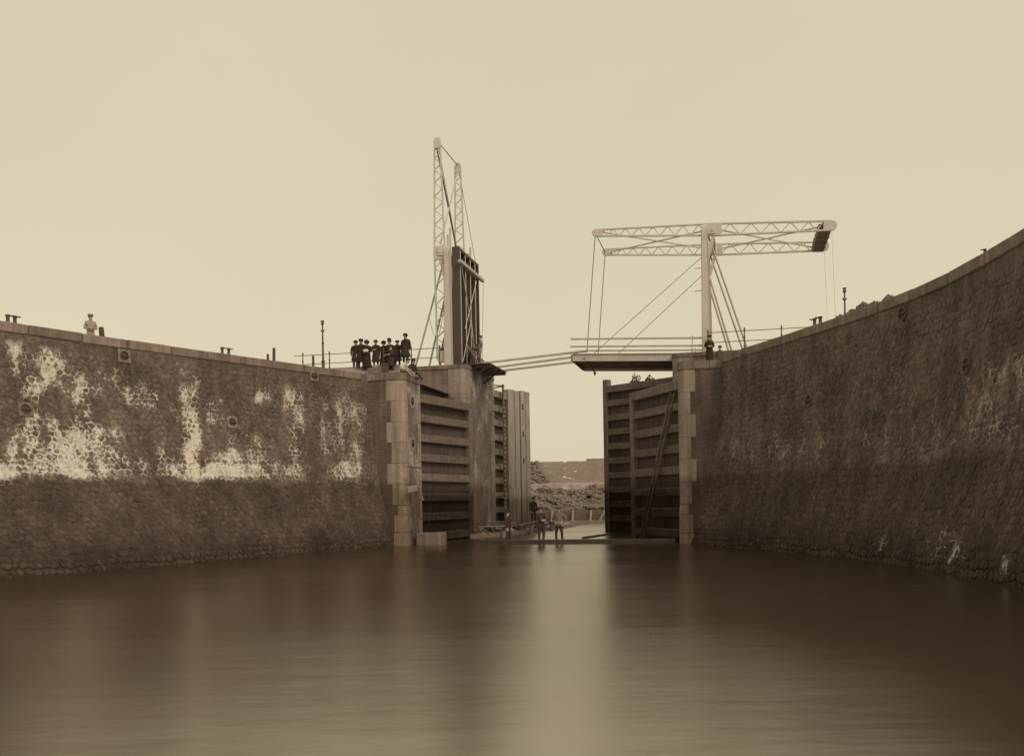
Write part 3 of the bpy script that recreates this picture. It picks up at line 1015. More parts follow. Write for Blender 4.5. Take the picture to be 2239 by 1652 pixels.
    part('coping_stone', G().prism([(side * x, y) for x, y in ((XA - 0.06, 12.72), (XA + 1.9, 12.72), (XA + 1.9, 16.05), (XA - 0.06, 16.05))], TOPZ - 0.23, TOPZ - 0.002), M['coping'], ab)
    z = TOPZ - 0.24
    for k, (h, w) in enumerate(((1.75, 1.15), (0.95, 0.85), (0.95, 1.15), (0.95, 0.85))):
        part('quoin_stone', G().prism(arc_poly(side, XA - 0.03, XA + w, 9.57, 10.3, 0.5), z - h, z - 0.012), M['quoin'], ab)
        z -= h
    z = TOPZ - 0.24
    k = 0
    while z > -0.3:
        part('jamb_stone', G().box(*sorted((side * (XA - 0.03), side * (XA + 0.4))), 15.45 - (0.25 if k % 2 else 0), 16.04, z - 0.99, z - 0.012, 0.015), M['quoin'], ab)
        z -= 1.0
        k += 1
    # wall behind the outer gate recess
    ow = part('outer_recess_wall', G().prism([(side * x, y) for x, y in ((7.3, 16.05), (10.5, 16.05), (10.5, 31), (7.3, 31))], -1.4, COPE + 0.6), M['brick'], ab)

    # earth approach road at bridge level
    e = thing if False else None
    x0, x1 = side * 10.3, side * 120
    V = [L(x0, 9.7, 10.55), L(x1, 9.7, 10.55), L(x1, 17.5, 10.55), L(x0, 17.5, 10.55), L(x0, 6.6, 8.5), L(x1, 6.6, 8.5), L(x0, 21, 8.5), L(x1, 21, 8.5)]
    Fq = [(0, 1, 2, 3), (4, 5, 1, 0), (3, 2, 7, 6), (4, 0, 3, 6), (1, 5, 7, 2)]
    tag(part('approach_road', G().add(V, Fq), M['gravel']), kind='structure')

# ------------------------------------------------------------------ lock gates
def lock_gate(label, hinge, end, ztop, zbot, face, n_beams, spacing, kick=0.0, planks=26, rear_extra=0.0, mid_post=None, post_up=0.0):
    """leaf between two plan points; 'face' = +1 if the beams are on the left of hinge->end"""
    h, e = Vector((*hinge, 0)), Vector((*end, 0))
    d = e - h
    ln = d.length
    rz = math.atan2(d.y, d.x)
    root = thing('lock_gate', label, 'lock gate', L(hinge[0], hinge[1], 0), LOCK_ROT + rz)
    f = face
    pw = ln / planks
    me = None
    for i in range(planks):
        if me is None:
            me = to_mesh('plank', G().box(0.003, pw - 0.003, -0.05, 0.05, zbot, ztop - 0.25, 0.008), M['gate'])
        part('plank', me, None, root, loc=(i * pw, random.uniform(-0.006, 0.006), 0))
    for x in (0.2, ln - 0.2):
        up = post_up if x > 1 else 0.0
        part('post', G().box(x - 0.2, x + 0.2, *sorted((-0.14 * f, 0.33 * f)), zbot, ztop + 0.02 + up, 0.03), M['gatebeam'], root)
    for i in range(n_beams):
        z = ztop - i * spacing
        hgt = 0.46 if i == 0 else 0.41
        dep = 0.42 if i == 0 else 0.30
        b = part('beam', G().box(0.41, ln - 0.41, *sorted((0.055 * f, dep * f)), z - hgt, z, 0.02), M['gatebeam'], root)
    if mid_post:
        part('post', G().box(mid_post - 0.14, mid_post + 0.14, *sorted((0.06 * f, 0.36 * f)), zbot, ztop - 0.47, 0.02), M['gatebeam'], root)
    return root
g1 = lock_gate('open timber lock gate on the left, set in its recess beside the quoined pier', (-7.72, 2.65), (-6.3, 9.42), 7.95, -0.6, -1, 8, 1.06)
g2 = lock_gate('dark timber lock gate on the right with a long ladder leaning on it', (7.05, 2.75), (3.72, 8.2), 8.0, -0.6, 1, 8, 1.06)
g3 = lock_gate('outer timber gate leaf on the left, ladder-like pale beams behind the gauge staff', (-6.95, 16.4), (-6.35, 22.6), 9.65, -0.6, -1, 10, 0.98)
g4 = lock_gate('outer timber gate leaf on the right, standing half closed with a tall end post', (6.0, 16.4), (0.55, 20.3), 9.9, -0.6, 1, 10, 0.98, post_up=0.45)
for o in g3.children:
    if o.name.startswith(('beam', 'post')):
        o.data.materials[0] = M['oakdim']

# timber guide posts in front of the outer left gate
c_g = on_a(1107.5, 900, 19.4)[0]
tg = thing('timber_guide', 'row of four tall pale timber guide posts before the outer left gate', 'guide posts', L(c_g, 19.4), LOCK_ROT - R(33))
y = 0.0
for i, w in enumerate((0.72, 0.52, 0.52, 0.50)):
    po = part('guide_post', G().box(-0.28, 0.22 - 0.04 * (i % 2), y + 0.03, y + w - 0.05, -0.6, 9.95 - (0.05 if i % 2 else 0), 0.03), M['oak'], tg)
    if i == 2:
        for zc in (8.6, 6.7, 4.8):
            part('slot_shade', G().box(0.215, 0.228, y + 0.15, y + 0.28, zc, zc + 0.40), M['void'], po)  # flat dark plate in place of the slot's shaded depth
    part('groove_shade', G().box(-0.30, 0.05, y + w - 0.052, y + w + 0.032, -0.6, 9.9), M['darkplank'], tg)  # dark strip puts the shade between the posts into colour
    y += w

# gauge staff with iron brackets
gs = thing('gauge_staff', 'tall dark gauge staff with pale ticks in front of the outer left gate', 'gauge staff', L(-6.15, 17.9), LOCK_ROT)
part('staff', G().box(-0.05, 0.05, -0.16, 0.16, 0.3, 10.1, 0.01), M['darkplank'], gs)
for k in range(30):
    part('tick', G().box(0.045, 0.06, -0.15 if k % 2 else -0.02, 0.15, 0.8 + k * 0.31, 0.86 + k * 0.31), M['linen'], gs)
for zc in (10.0, 7.0, 4.9, 2.6):
    part('bracket', G().bar((0, 0, zc), (-0.8, -1.6 if zc > 9 else -1.2, zc - (0.05 if zc > 9 else 0.3)), 0.07, 0.07), M['iron'], gs)
part('bracket', G().bar((0, 0, 10.0), (-0.85, 0.9, 10.0), 0.07, 0.07), M['iron'], gs)

# stone block and sill beams at the foot
blk = part('sill_block', G().box(-0.55, 0.75, -0.5, 0.6, -0.8, 0.62, 0.05), M['quoin'])
blk.location = L(-6.1, 1.2); blk.rotation_euler = (0, 0, LOCK_ROT)
tag(blk, 'squared stone block at the foot of the left pier', 'stone block')
sb = part('sill_beam', G().box(-3.5, 6.25, -0.16, 0.16, -0.25, 0.20, 0.03), M['gatebeam'])
sb.location = L(0, 1.7); sb.rotation_euler = (0, 0, LOCK_ROT)
tag(sb, 'long timber beam lying across the lock opening at water level', 'beam')
sill = part('lock_sill', G().box(-6.3, 6.3, 2.0, 6.5, -1.45, -0.13), M['mud'])
sill.location = L(0, 0); sill.rotation_euler = (0, 0, LOCK_ROT)
tag(sill, kind='structure')

# low bank with timber kerb along the left side of the opening
KERB = [(-6.2, 8.9), (-5.5, 10.5), (-4.9, 14.0), (-4.3, 19.0), (-4.0, 26.0), (-4.0, 33.0)]
def kerb_c(a):
    return float(np.interp(a, [k[1] for k in KERB], [k[0] for k in KERB]))
def bank():
    V, F = [], []
    n = 48
    for i in range(n + 1):
        a = 8.9 + 24 * i / n
        co = kerb_c(a)
        for k, cc in enumerate(np.linspace(-7.6, co, 8)):
            z = 0.30 + 0.20 * math.sin(a * 1.3 + cc) * math.sin(cc * 2.1) + random.uniform(-0.06, 0.12) if k < 7 else 0.12
            if i == 0:
                z = -0.3
            V.append(L(cc, a, z))
        V.append(L(co + 0.02, a, -1.0))
    m = 9
    for i in range(n):
        for k in range(m - 1):
            F.append((i * m + k, i * m + k + 1, (i + 1) * m + k + 1, (i + 1) * m + k))
    o = part('mud_bank', G().add(V, F), M['mud'], smooth=True)
    tag(o, kind='structure')
bank()
kb = thing('timber_kerb', 'low plank kerb edging the muddy bank at the foot of the left abutment', 'kerb', L(-6.2, 8.9), LOCK_ROT)
for (p, q) in zip(KERB[:-1], KERB[1:]):
    part('board', G().bar((p[0] + 6.26, p[1] - 8.88, 0.0), (q[0] + 6.26, q[1] - 8.92, 0.0), 0.09, 0.52), M['oakdim'], kb)
for (a, dx, r, h) in ((10.8, 0.9, 0.20, 0.36), (13.0, 0.25, 0.12, 0.5), (17.5, 0.2, 0.12, 0.5), (23.0, 0.2, 0.12, 0.5)):
    part('stake', G().tube((kerb_c(a) + 6.2 + dx, a - 8.9, -0.6), (kerb_c(a) + 6.2 + dx, a - 8.9, h), r, r, 8), M['oakdim'], kb)
pts = []
for i in range(420):
    a_ = random.uniform(9.5, 27)
    c_ = random.uniform(-7.0, kerb_c(a_) - 0.15)
    p = L(c_, a_, 0.5)
    pts.append((p.x, p.y, random.uniform(0.28, 0.55), random.uniform(0.04, 0.15)))
rock_pile('bank_rubble', 'scattered stones and rubbish on the muddy left bank', pts, M['mud'])
PLK = [(-5.5, 11.5, 0.9, 1.3, 'pale plank propped nearest the left abutment on the muddy bank'), (-4.7, 16.5, -0.5, 1.1, 'plank lying midway along the muddy left bank'), (-4.6, 21.5, 1.9, 0.8, 'short plank near the workman on the muddy left bank'), (-5.2, 13.6, 2.5, 0.9, 'plank crossing the stones between abutment and gauge staff')]
for (c_, a_, rz_, hl, lab) in PLK:
    o = part('loose_plank', G().box(-hl, hl, -0.11, 0.11, -0.03, 0.03, 0.01), M['plank'])
    o.location = L(c_, a_, 0.62)
    o.rotation_euler = (random.uniform(-0.15, 0.15), random.uniform(-0.2, 0.2), rz_)
    tag(o, lab, 'plank')
for i, (x0, x1, yy) in enumerate(((1010, 1250, 790), (1190, 1450, 900), (690, 760, 885))):
    p, q = at(*c7(x0, yy), 52), at(*c7(x1, yy - 12), 54)
    d = 2.02 * FOC / -uv_of(*c7(x0, yy))[1]
    pp = at(*c7(x0, yy), d); qq = at(*c7(x1, yy - 12), d * 1.12)
    o = part('drift_timber', G().tube((pp.x, pp.y, 0.03), (qq.x, qq.y, 0.03), 0.09, 0.07, 7), M['darkplank'])
    tag(o, ('short drift timber beside the workmen near the left bank', 'drift timber afloat far out in the lock opening', 'long drift timber afloat before the right gate')[(1, 2, 0)[i]], 'timber')

# ladder against the right gate, short plank ladder on the left
def ladder(name, label, p, q, w, side_dir, n, mat):
    p, q, s = Vector(p), Vector(q), Vector(side_dir).normalized()
    root = thing(name, label, 'ladder', p)
    d = (q - p).normalized()
    for sg in (-1, 1):
        part('rail', G().bar(s * (sg * w / 2), q - p + s * (sg * w / 2), 0.07, 0.10, up=s.cross(d)), mat, root)
    for k in range(n):
        t = (k + 0.7) / n
        c = (q - p) * t
        part('rung', G().tube(c - s * w / 2, c + s * w / 2, 0.022, n=6), mat, root)
    return root
lb, lt = at(*c5(815, 1488), 50.4), at(*c5(1078, 285), 47.6)
ladder('long_ladder', 'long wooden ladder leaning against the dark right lock gate', (lb.x, lb.y, -0.1), lt, 0.42, L(3.72, 8.2) - L(7.05, 2.75), 26, M['gatebeam'])
pa, pb = at(*c4(590, 1005), 46.7), at(*c4(672, 1240), 47.6)
st_ = thing('wall_staging', 'small iron and plank staging fixed to the left pier above the water', 'staging', pa)
part('strut', G().bar((0.02, 0, 0), pb - pa, 0.10, 0.08), M['plank'], st_)
part('top_bar', G().bar((-0.15, -0.15, 0.03), (0.62, 0.3, -0.05), 0.07, 0.07), M['iron'], st_)
p2 = at(*c4(560, 1165), 46.5); p3 = at(*c4(630, 1150), 47.2)
part('board', G().bar(p2 - pa, p3 - pa, 0.12, 0.28), M['plank'], st_)

# winding gear on top of the right outer gate
def gear(label, pos, big):
    root = thing('winding_gear', label, 'winding gear', pos, LOCK_ROT + math.atan2(3.9, -5.45))
    root.scale = (0.52, 0.52, 0.52)
    part('bed_plate', G().box(-0.75, 0.75, -0.2, 0.2, 0, 0.10, 0.01), M['iron'], root)
    for x in (-0.6, -0.2, 0.3, 0.62):
        part('foot', G().box(x - 0.05, x + 0.05, -0.16, 0.16, 0.1, 0.34), M['iron'], root)
    part('rack_post', G().tube((0.05, 0, 0.1), (0.05, 0, 1.45 if big else 0.85), 0.06, 0.05, 8), M['iron'], root)
    part('bracket', G().bar((-0.5, 0, 0.32), (0.05, 0, 0.85), 0.08, 0.08), M['iron'], root)
    part('bracket', G().bar((0.6, 0, 0.32), (0.05, 0, 0.85), 0.08, 0.08), M['iron'], root)
    if big:
        wv = G()
        n = 20
        for i in range(n):
            t0, t1 = 2 * math.pi * i / n, 2 * math.pi * (i + 1) / n
            wv.bar((-0.62 + 0.34 * math.cos(t0), 0, 0.62 + 0.34 * math.sin(t0)), (-0.62 + 0.34 * math.cos(t1), 0, 0.62 + 0.34 * math.sin(t1)), 0.08, 0.08, up=(0, 1, 0))
        part('gear_wheel', wv, M['iron'], root)
        for i in range(3):
            t0 = math.pi * i / 3
            part('spoke', G().bar((-0.62 + 0.33 * math.cos(t0), 0, 0.62 + 0.33 * math.sin(t0)), (-0.62 - 0.33 * math.cos(t0), 0, 0.62 - 0.33 * math.sin(t0)), 0.04, 0.04, up=(0, 1, 0)), M['iron'], root)
        part('column', G().tube((0.3, 0, 0.1), (0.3, 0, 1.1), 0.09, 0.07, 8), M['iron'], root)
        part('column', G().tube((-0.2, 0, 0.1), (-0.2, 0, 1.05), 0.08, 0.06, 8), M['iron'], root)
    else:
        part('crank_box', G().box(0.2, 0.55, -0.15, 0.15, 0.1, 0.5, 0.03), M['iron'], root)
    return root
c_, a_, z_ = on_a(*c5(763, 312), 19.0)
gear('spoked winding gear standing on the outer right gate near its middle', L(c_, a_, 9.9), True)
c_, a_, z_ = on_a(*c5(880, 300), 18.2)
gear('smaller winding gear on the outer right gate nearer the pier', L(c_, a_, 9.9), False)

# ------------------------------------------------------------------ the double drawbridge
def portal(side, label):
    root = thing('bridge_portal', label, 'bridge portal', L(side * 7.65, 10.4, 10.35), LOCK_ROT)
    H = 7.35
    for a in (0.0, 4.4):
        # riveted box column, wider at the foot, with a rounded head
        g = G()
        prof = [(0.0, 0.27), (0.4, 0.26), (H * 0.5, 0.225), (H - 0.35, 0.20), (H - 0.12, 0.17), (H, 0.09)]
        for (z0, w0), (z1, w1) in zip(prof[:-1], prof[1:]):
            g.hexa([(-w0, a - w0, z0), (w0, a - w0, z0), (w0, a + w0, z0), (-w0, a + w0, z0)], [(-w1, a - w1, z1), (w1, a - w1, z1), (w1, a + w1, z1), (-w1, a + w1, z1)])
        po = part('post', g, M['paint'], root)
        # rivet rows and corner strips
        for sx in (-1, 1):
            part('corner_strip', G().bar((sx * 0.245, a - 0.262, 0.1), (sx * 0.165, a - 0.20, H - 0.3), 0.05, 0.03), M['paintgrey'], po)
        part('bearing', G().box(*sorted((side * 0.12, side * 0.62)), a - 0.16, a + 0.16, H - 0.62, H - 0.12, 0.05), M['paint'], po)
        part('bracket', G().bar((side * 0.15, a, H - 1.9), (side * 0.52, a, H - 0.6), 0.10, 0.18), M['paint'], po)
        for zt, off in ((H - 0.45, 2.35), (H - 2.7, 1.45)):
            part('raking_stay', G().tube((side * 0.15, a + 0.12, zt), (side * off, a + 0.3, -0.1), 0.055, 0.06, 7), M['paintgrey'], root)
    for z in (H - 0.55, H - 0.95):
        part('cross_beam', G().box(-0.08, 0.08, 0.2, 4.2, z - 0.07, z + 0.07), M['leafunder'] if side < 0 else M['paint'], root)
    for s0, s1 in ((0.2, 1.2), (4.2, 3.2)):
        prev = None
        for k in range(6):
            t = k / 5
            p = (0, s0 + (s1 - s0) * t ** 2, H - 2.3 + 1.35 * math.sin(t * math.pi / 2))
            if prev:
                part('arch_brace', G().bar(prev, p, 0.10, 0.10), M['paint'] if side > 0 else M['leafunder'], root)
            prev = p
    for z in (4.9, 3.6):
        part('step_iron', G().tube((-side * 0.2, 0, z), (-side * 0.62, 0, z), 0.018, n=6), M['iron'], root)
    return root
portal(1, 'cream riveted bridge portal on the right abutment with raking stays')
portal(-1, 'cream riveted bridge portal on the left abutment beside the raised bridge')

def balance(side, tau, label):
    pc, pz = side * 8.12, 17.35
    root = thing('balance_beam', label, 'balance beam', L(pc, 10.4, pz), LOCK_ROT)
    fd = Vector((-side * math.cos(tau), 0, math.sin(tau)))
    up = Vector((side * math.sin(tau), 0, math.cos(tau)))
    def Pm(x, y, z):
        return fd * x + up * z + Vector((0, y, 0))
    FR, RE = 6.75, 6.45
    top = lambda x: 0.36 - (0.17 * x / FR if x > 0 else 0.02 * -x / RE)
    bot = lambda x: -0.30 + (0.13 * x / FR if x > 0 else 0.14 * -x / RE)
    for y in (0.0, 4.4):
        tr = part('truss', G().bar(Pm(0, y, top(0)), Pm(FR, y, top(FR)), 0.13, 0.075, up=up).bar(Pm(0, y, bot(0)), Pm(FR, y, bot(FR)), 0.13, 0.075, up=up)
             .bar(Pm(0, y, top(0)), Pm(-RE, y, top(-RE)), 0.14, 0.085, up=up).bar(Pm(0, y, bot(0)), Pm(-RE, y, bot(-RE)), 0.14, 0.085, up=up), M['paint'], root)
        for sgn_, ln in ((1, FR), (-1, RE)):
            n = 15 if sgn_ > 0 else 11
            xs = [sgn_ * (0.35 + (ln - 0.8) * (1 - (1 - k / n) ** 1.15)) for k in range(n + 1)]
            for k in range(n):
                a, b = xs[k], xs[k + 1]
                p = Pm(a, y, top(a) if k % 2 else bot(a))
                q = Pm(b, y, bot(b) if k % 2 else top(b))
                part('lattice_bar', G().bar(p, q, 0.05, 0.06, up=(0, 1, 0)), M['paint'], tr)
        part('pivot_plate', G().obox(Pm(-0.05, y, 0.02), fd, (0, 1, 0), up, 0.42, 0.085, 0.36, 0.02), M['paint'], tr)
        # rounded end plates
        for xe, hh in ((FR, 0.20), (-RE, 0.27)):
            g = G()
            n = 14
            s_ = 1 if xe > 0 else -1
            zc = (top(xe) + bot(xe)) / 2
            loop = [(xe - s_ * 0.45, zc + hh)] + [(xe + s_ * hh * math.cos(math.pi / 2 - math.pi * k / n), zc + hh * math.sin(math.pi / 2 - math.pi * k / n)) for k in range(n + 1)] + [(xe - s_ * 0.45, zc - hh)]
            m_ = len(loop)
            V = [Pm(a, y - 0.075, b) for a, b in loop] + [Pm(a, y + 0.075, b) for a, b in loop]
            g.add(V, [tuple(range(m_)), tuple(reversed(range(m_, 2 * m_)))] + [(k, (k + 1) % m_, m_ + (k + 1) % m_, m_ + k) for k in range(m_)])
            part('end_plate', g, M['paint'], tr)
    # plan bracing between the two trusses
    for x0, x1 in ((0.5, FR - 0.4), (-0.5, -RE + 0.6)):
        part('brace', G().bar(Pm(x0, 0.08, 0.0), Pm(x1, 4.32, 0.0), 0.09, 0.06), M['paint'], root)
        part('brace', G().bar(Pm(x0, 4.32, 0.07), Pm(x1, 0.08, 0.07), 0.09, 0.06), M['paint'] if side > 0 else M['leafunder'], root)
    part('tie_rod', G().tube(Pm(FR, 0, 0), Pm(FR, 4.4, 0), 0.03, n=6), M['cable'], root)
    part('axle', G().tube(Pm(0, -0.2, 0), Pm(0, 4.6, 0), 0.09, n=10), M['paint'], root)
    cw = part('counterweight', G().obox(Pm(-RE + 0.38, 2.2, -0.02), fd, (0, 1, 0), up, 0.34, 2.10, 0.27, 0.05), M['gatebeam'], root)
    part('drum', G().tube(Pm(-RE + 0.36, 0.1, 0.26), Pm(-RE + 0.36, 4.3, 0.26), 0.17, n=10), M['paintgrey'], cw)
    for y in (1.1, 2.2, 3.3):
        part('band', G().obox(Pm(-RE + 0.38, y, -0.02), fd, (0, 1, 0), up, 0.355, 0.05, 0.285), M['iron'], cw)
    if side > 0:
        for y in (0.0, 4.4):
            part('hanger', G().tube(Pm(FR, y, -0.05), (-7.35, y, 10.8 - pz), 0.026, n=6), M['cable'], root)
    else:
        for y in (0.0, 4.4):
            part('hanger', G().tube(Pm(FR, y, 0.0), (1.15, y, 17.0 - pz), 0.02, n=6), M['cable'], root)
    for y in (0.0, 4.4):
        if side > 0:
            part('guy_line', G().tube(Pm(-RE, y, -0.2), Pm(-RE, y, -0.2) + Vector((0.15, 0, -6.0)), 0.006, n=5), M['cable'], root)
    return root
balance(1, R(3.2), 'horizontal lattice balance beam of the drawbridge with its box counterweight, on the right')
balance(-1, R(90.4), 'lattice balance beam of the drawbridge tipped upright into tall twin masts, on the left')

# lowered leaf
bl = thing('bridge_leaf', 'lowered drawbridge leaf with painted rails reaching out over the opening', 'bridge leaf', L(6.9, 10.4, 10.0), LOCK_ROT)
LT = R(2.7)
bl.rotation_euler = (0, LT, LOCK_ROT)
for y in (0.0, 4.4):
    part('girder', G().box(-7.0, 0.1, y - 0.06, y + 0.06, -0.02, 0.38), M['timberpaint'], bl)
    part('flange', G().box(-7.02, 0.1, y - 0.13, y + 0.13, 0.385, 0.42), M['timberpaint'], bl)
for k in range(5):
    y = 0.6 + 0.8 * k
    part('stringer', G().box(-6.9, 0.1, y - 0.05, y + 0.05, 0.08, 0.26), M['leafunder'], bl)
for k in range(28):
    x = -7.0 + 0.25 * k
    part('deck_plank', G().box(x, x + 0.235, 0.07, 4.33, 0.27, 0.34), M['leafunder'], bl)
part('end_beam', G().box(-7.1, -6.98, -0.05, 4.45, 0.02, 0.36), M['leafunder'], bl)
for y in (-0.05, 4.45):
    for z in (1.28, 0.84):
        part('rail', G().box(-7.15 + (0.3 if y > 1 else 0), 1.0, y - 0.04, y + 0.04, z - 0.05, z + 0.05, 0.015), M['timberpaint'], bl)
    part('stanchion', G().tube((-0.1, y, 0.42), (-0.1, y, 1.42), 0.02, n=6), M['iron'], bl)
for y, x in ((0.0, -5.7), (4.4, -5.2)):
    pass
part('stay_chain', G().tube((0.45, -0.12, 6.0), (-5.75, -0.06, 0.42), 0.018, n=6), M['cable'], bl)
part('stay_chain', G().tube((0.48, -0.14, 4.95), (-4.3, -0.06, 0.42), 0.018, n=6), M['cable'], bl)
part('hook_strut', G().bar((-6.3, -0.1, 0.15), (-5.95, 2.0, -0.42), 0.06, 0.06), M['iron'], bl)
part('hook', G().lathe([(0.09, 0.0), (0.07, -0.08), (0.015, -0.22)], (-5.95, 2.0, -0.40), 8), M['iron'], bl)

# raised leaf
rl = thing('bridge_leaf', 'raised drawbridge leaf standing upright, dark planked underside with pale ribs, on the left', 'bridge leaf', L(-6.95, 10.4, 10.4), LOCK_ROT)
for k in range(18):
    y = 0.02 + 0.245 * k
    part('deck_plank', G().box(-0.33, -0.25, y, y + 0.238, 0.1, 7.19), M['tarred'], rl)
for y in (0.0, 4.4):
    part('girder', G().box(-0.40, 0.05, y - 0.06, y + 0.06, 0.0, 7.2), M['tarred'], rl)
for k in range(4):
    y = 0.32 + k * 1.12
    part('stringer', G().box(-0.24, 0.0, y - 0.05, y + 0.05, 0.05, 7.17), M['tarred'], rl)
    part('rib_flange', G().box(0.004, 0.022, y - 0.05, y + 0.05, 0.05, 7.0), M['linen'], rl)  # pale colour stands in for light caught by the rib edges
for (y0, z0, y1, z1) in ((0.45, 6.2, 3.6, 0.6), (3.9, 6.0, 1.0, 2.4), (2.45, 3.2, 0.4, 0.3), (2.45, 3.2, 3.4, 0.3)):
    part('brace', G().bar((0.05, y0, z0), (0.05, y1, z1), 0.035, 0.035, up=(1, 0, 0)), M['linen'], rl)
part('cross_beam', G().box(0.06, 0.26, -0.35, 5.1, 6.15, 6.33), M['paintgrey'], rl)
part('end_beam', G().box(-0.345, 0.012, 0.07, 4.33, 7.02, 7.205), M['tarred'], rl)
part('cross_beam', G().box(-0.24, 0.03, 0.0, 4.4, 0.0, 0.18), M['tarred'], rl)
for y in (-0.05, 4.45):
    for x, zt in ((-0.50, 8.35), (-0.66, 7.95)):
        part('rail', G().box(x - 0.05, x + 0.05, y - 0.04, y + 0.04, 0.6, zt, 0.015), M['timberpaint'], rl)
pts_ = [Vector((-1.9 + 1.1 * t, -0.15, 3.0 - 3.2 * math.sin(t * math.pi) * 0.62 + 1.6 * t)) for t in np.linspace(0, 1, 12)]
part('rope', G().sweep(pts_, 0.018, 5), M['cable'], rl)
part('rope', G().tube((0.2, 5.0, 6.2), (0.1, 4.7, 0.2), 0.012, n=5), M['cable'], rl)

# plank platform at the left abutment and three long poles to the lowered leaf
pf = thing('plank_platform', 'dark plank staging jutting from the left abutment below the raised leaf', 'staging', L(-6.35, 10.5, 10.42), LOCK_ROT)
for k in range(6):
    part('plank', G().box(-0.35 + 0.27 * k, -0.1 + 0.27 * k, -0.2 + random.uniform(-0.1, 0.1), 4.2 + random.uniform(-0.1, 0.2), 0.0, 0.06), M['darkplank'], pf)
for y in (0.3, 1.6, 2.9, 4.0):
    part('bearer', G().box(-0.9, 1.2, y - 0.06, y + 0.06, -0.16, -0.01), M['darkplank'], pf)
for y in (0.3, 2.9):
    part('strut', G().bar((-0.02, y, -0.8), (0.9, y, -0.16), 0.10, 0.10), M['darkplank'], pf)
for (p, q) in (((0.3, 1.2, 0.06), (-0.65, 1.4, 1.5)), ((0.9, 0.6, 0.06), (-0.5, 1.0, 1.3)), ((0.1, 2.4, 0.06), (-0.6, 2.2, 1.1))):
    part('prop', G().bar(p, q, 0.12, 0.08), M['plank'], pf)
poles = [(c2(1000, 1390), c3(215, 1150), 10.9), (c2(1050, 1418), c3(110, 1196), 12.6), (c2(1070, 1440), c3(125, 1233), 14.2)]
for i, (pa_, pb_, a) in enumerate(poles):
    p, q = L(*on_a(*pa_, a)), L(*on_a(*pb_, a))
    p = p - (q - p) * 0.10
    g = G().bar((0, 0, 0), q - p, 0.12, 0.13, ch=0.02)
    o = part('gangway_pole', g, M['timberpaint'])
    o.location = p
    tag(o, ('nearest', 'middle', 'farthest')[i] + ' of three long squared poles laid from the left staging to the lowered leaf', 'pole', 'poles bridging the gap')

# ------------------------------------------------------------------ railings, lamps, bollards, posts
def railing(label, c0, c1_, a, z, step):
    root = thing('iron_railing', label, 'railing', L(c0, a, z), LOCK_ROT)
    ln = c1_ - c0
    for h in (0.98, 0.42):
        part('rail', G().tube((0, 0, h), (ln, 0, h), 0.022, n=6), M['iron'], root)
    n = int(abs(ln) / step) + 1
    for k in range(n):
        x = k * step * (1 if ln > 0 else -1)
        part('stanchion', G().lathe([(0.07, 0), (0.06, 0.1), (0.035, 0.25), (0.035, 0.5), (0.055, 0.62), (0.03, 0.75), (0.035, 1.0), (0.055, 1.08), (0.02, 1.18)], (x, 0, 0), 8), M['iron'], root)
    return root
railing('black iron railing in front of the group on the left quay', -8.1, -17.6, 9.85, 10.46, 1.78)
railing('black iron railing beside the right portal behind the quay wall', 7.75, 17.0, 9.85, 10.46, 2.0)

def lamp(label, pos, h):
    root = thing('lamp_post', label, 'lamp post', pos)
    part('base', G().lathe([(0.14, 0), (0.14, 0.3), (0.09, 0.45), (0.08, 0.9), (0.11, 0.95), (0.055, 1.05)], (0, 0, 0), 10), M['iron'], root)
    part('shaft', G().lathe([(0.055, 1.0), (0.048, h * 0.6), (0.07, h * 0.62), (0.045, h * 0.65), (0.038, h - 0.6), (0.085, h - 0.55), (0.04, h - 0.45), (0.035, h - 0.2)], (0, 0, 0), 10), M['iron'], root)
    part('ladder_bar', G().tube((-0.13, 0, h - 0.5), (0.13, 0, h - 0.5), 0.018, n=6), M['iron'], root)
    part('cup', G().lathe([(0.03, h - 0.25), (0.09, h - 0.16), (0.06, h - 0.08), (0.10, h), (0.07, h), (0.04, h - 0.08)], (0, 0, 0), 10), M['iron'], root)
    return root
def wall_top_at(W, xpix):
    q = np.arange(0.2, W.len - 14, 0.05)
    P = W.top(q)
    u, v = FOC * P[:, 0] / P[:, 1], FOC * (COPE - EYE) / P[:, 1]
    X = 1119.5 + u * CR - v * SR
    k = int(np.argmin(np.where(P[:, 1] > 3, np.abs(X - xpix), 1e9)))
    return q[k]
def behind(W, sgn, xpix, back, z=COPE):
    """point a few decimetres behind the coping edge in the same picture column"""
    q = wall_top_at(W, xpix)
    p = W.top(q)
    s = 1 + back / np.linalg.norm(p)
    return Vector((p[0] * s, p[1] * s, z))
def top_to_height(p, xpix, ypix):
    u, v = uv_of(xpix, ypix)
    return EYE + v / FOC * p.y - p.z
for (W_, sg_, x_, y_, back_, lab_) in ((WL, -1, *c1(1718, 195), 4.0, 'tall black lamp post without lantern on the left quay'), (WR, 1, *c6(737, 310), 11.0, 'lamp post without lantern behind the earth heap on the right quay')):
    p_ = behind(W_, sg_, x_ - 3, back_, COPE - 0.07)
    lamp(lab_, p_, top_to_height(p_, x_, y_))

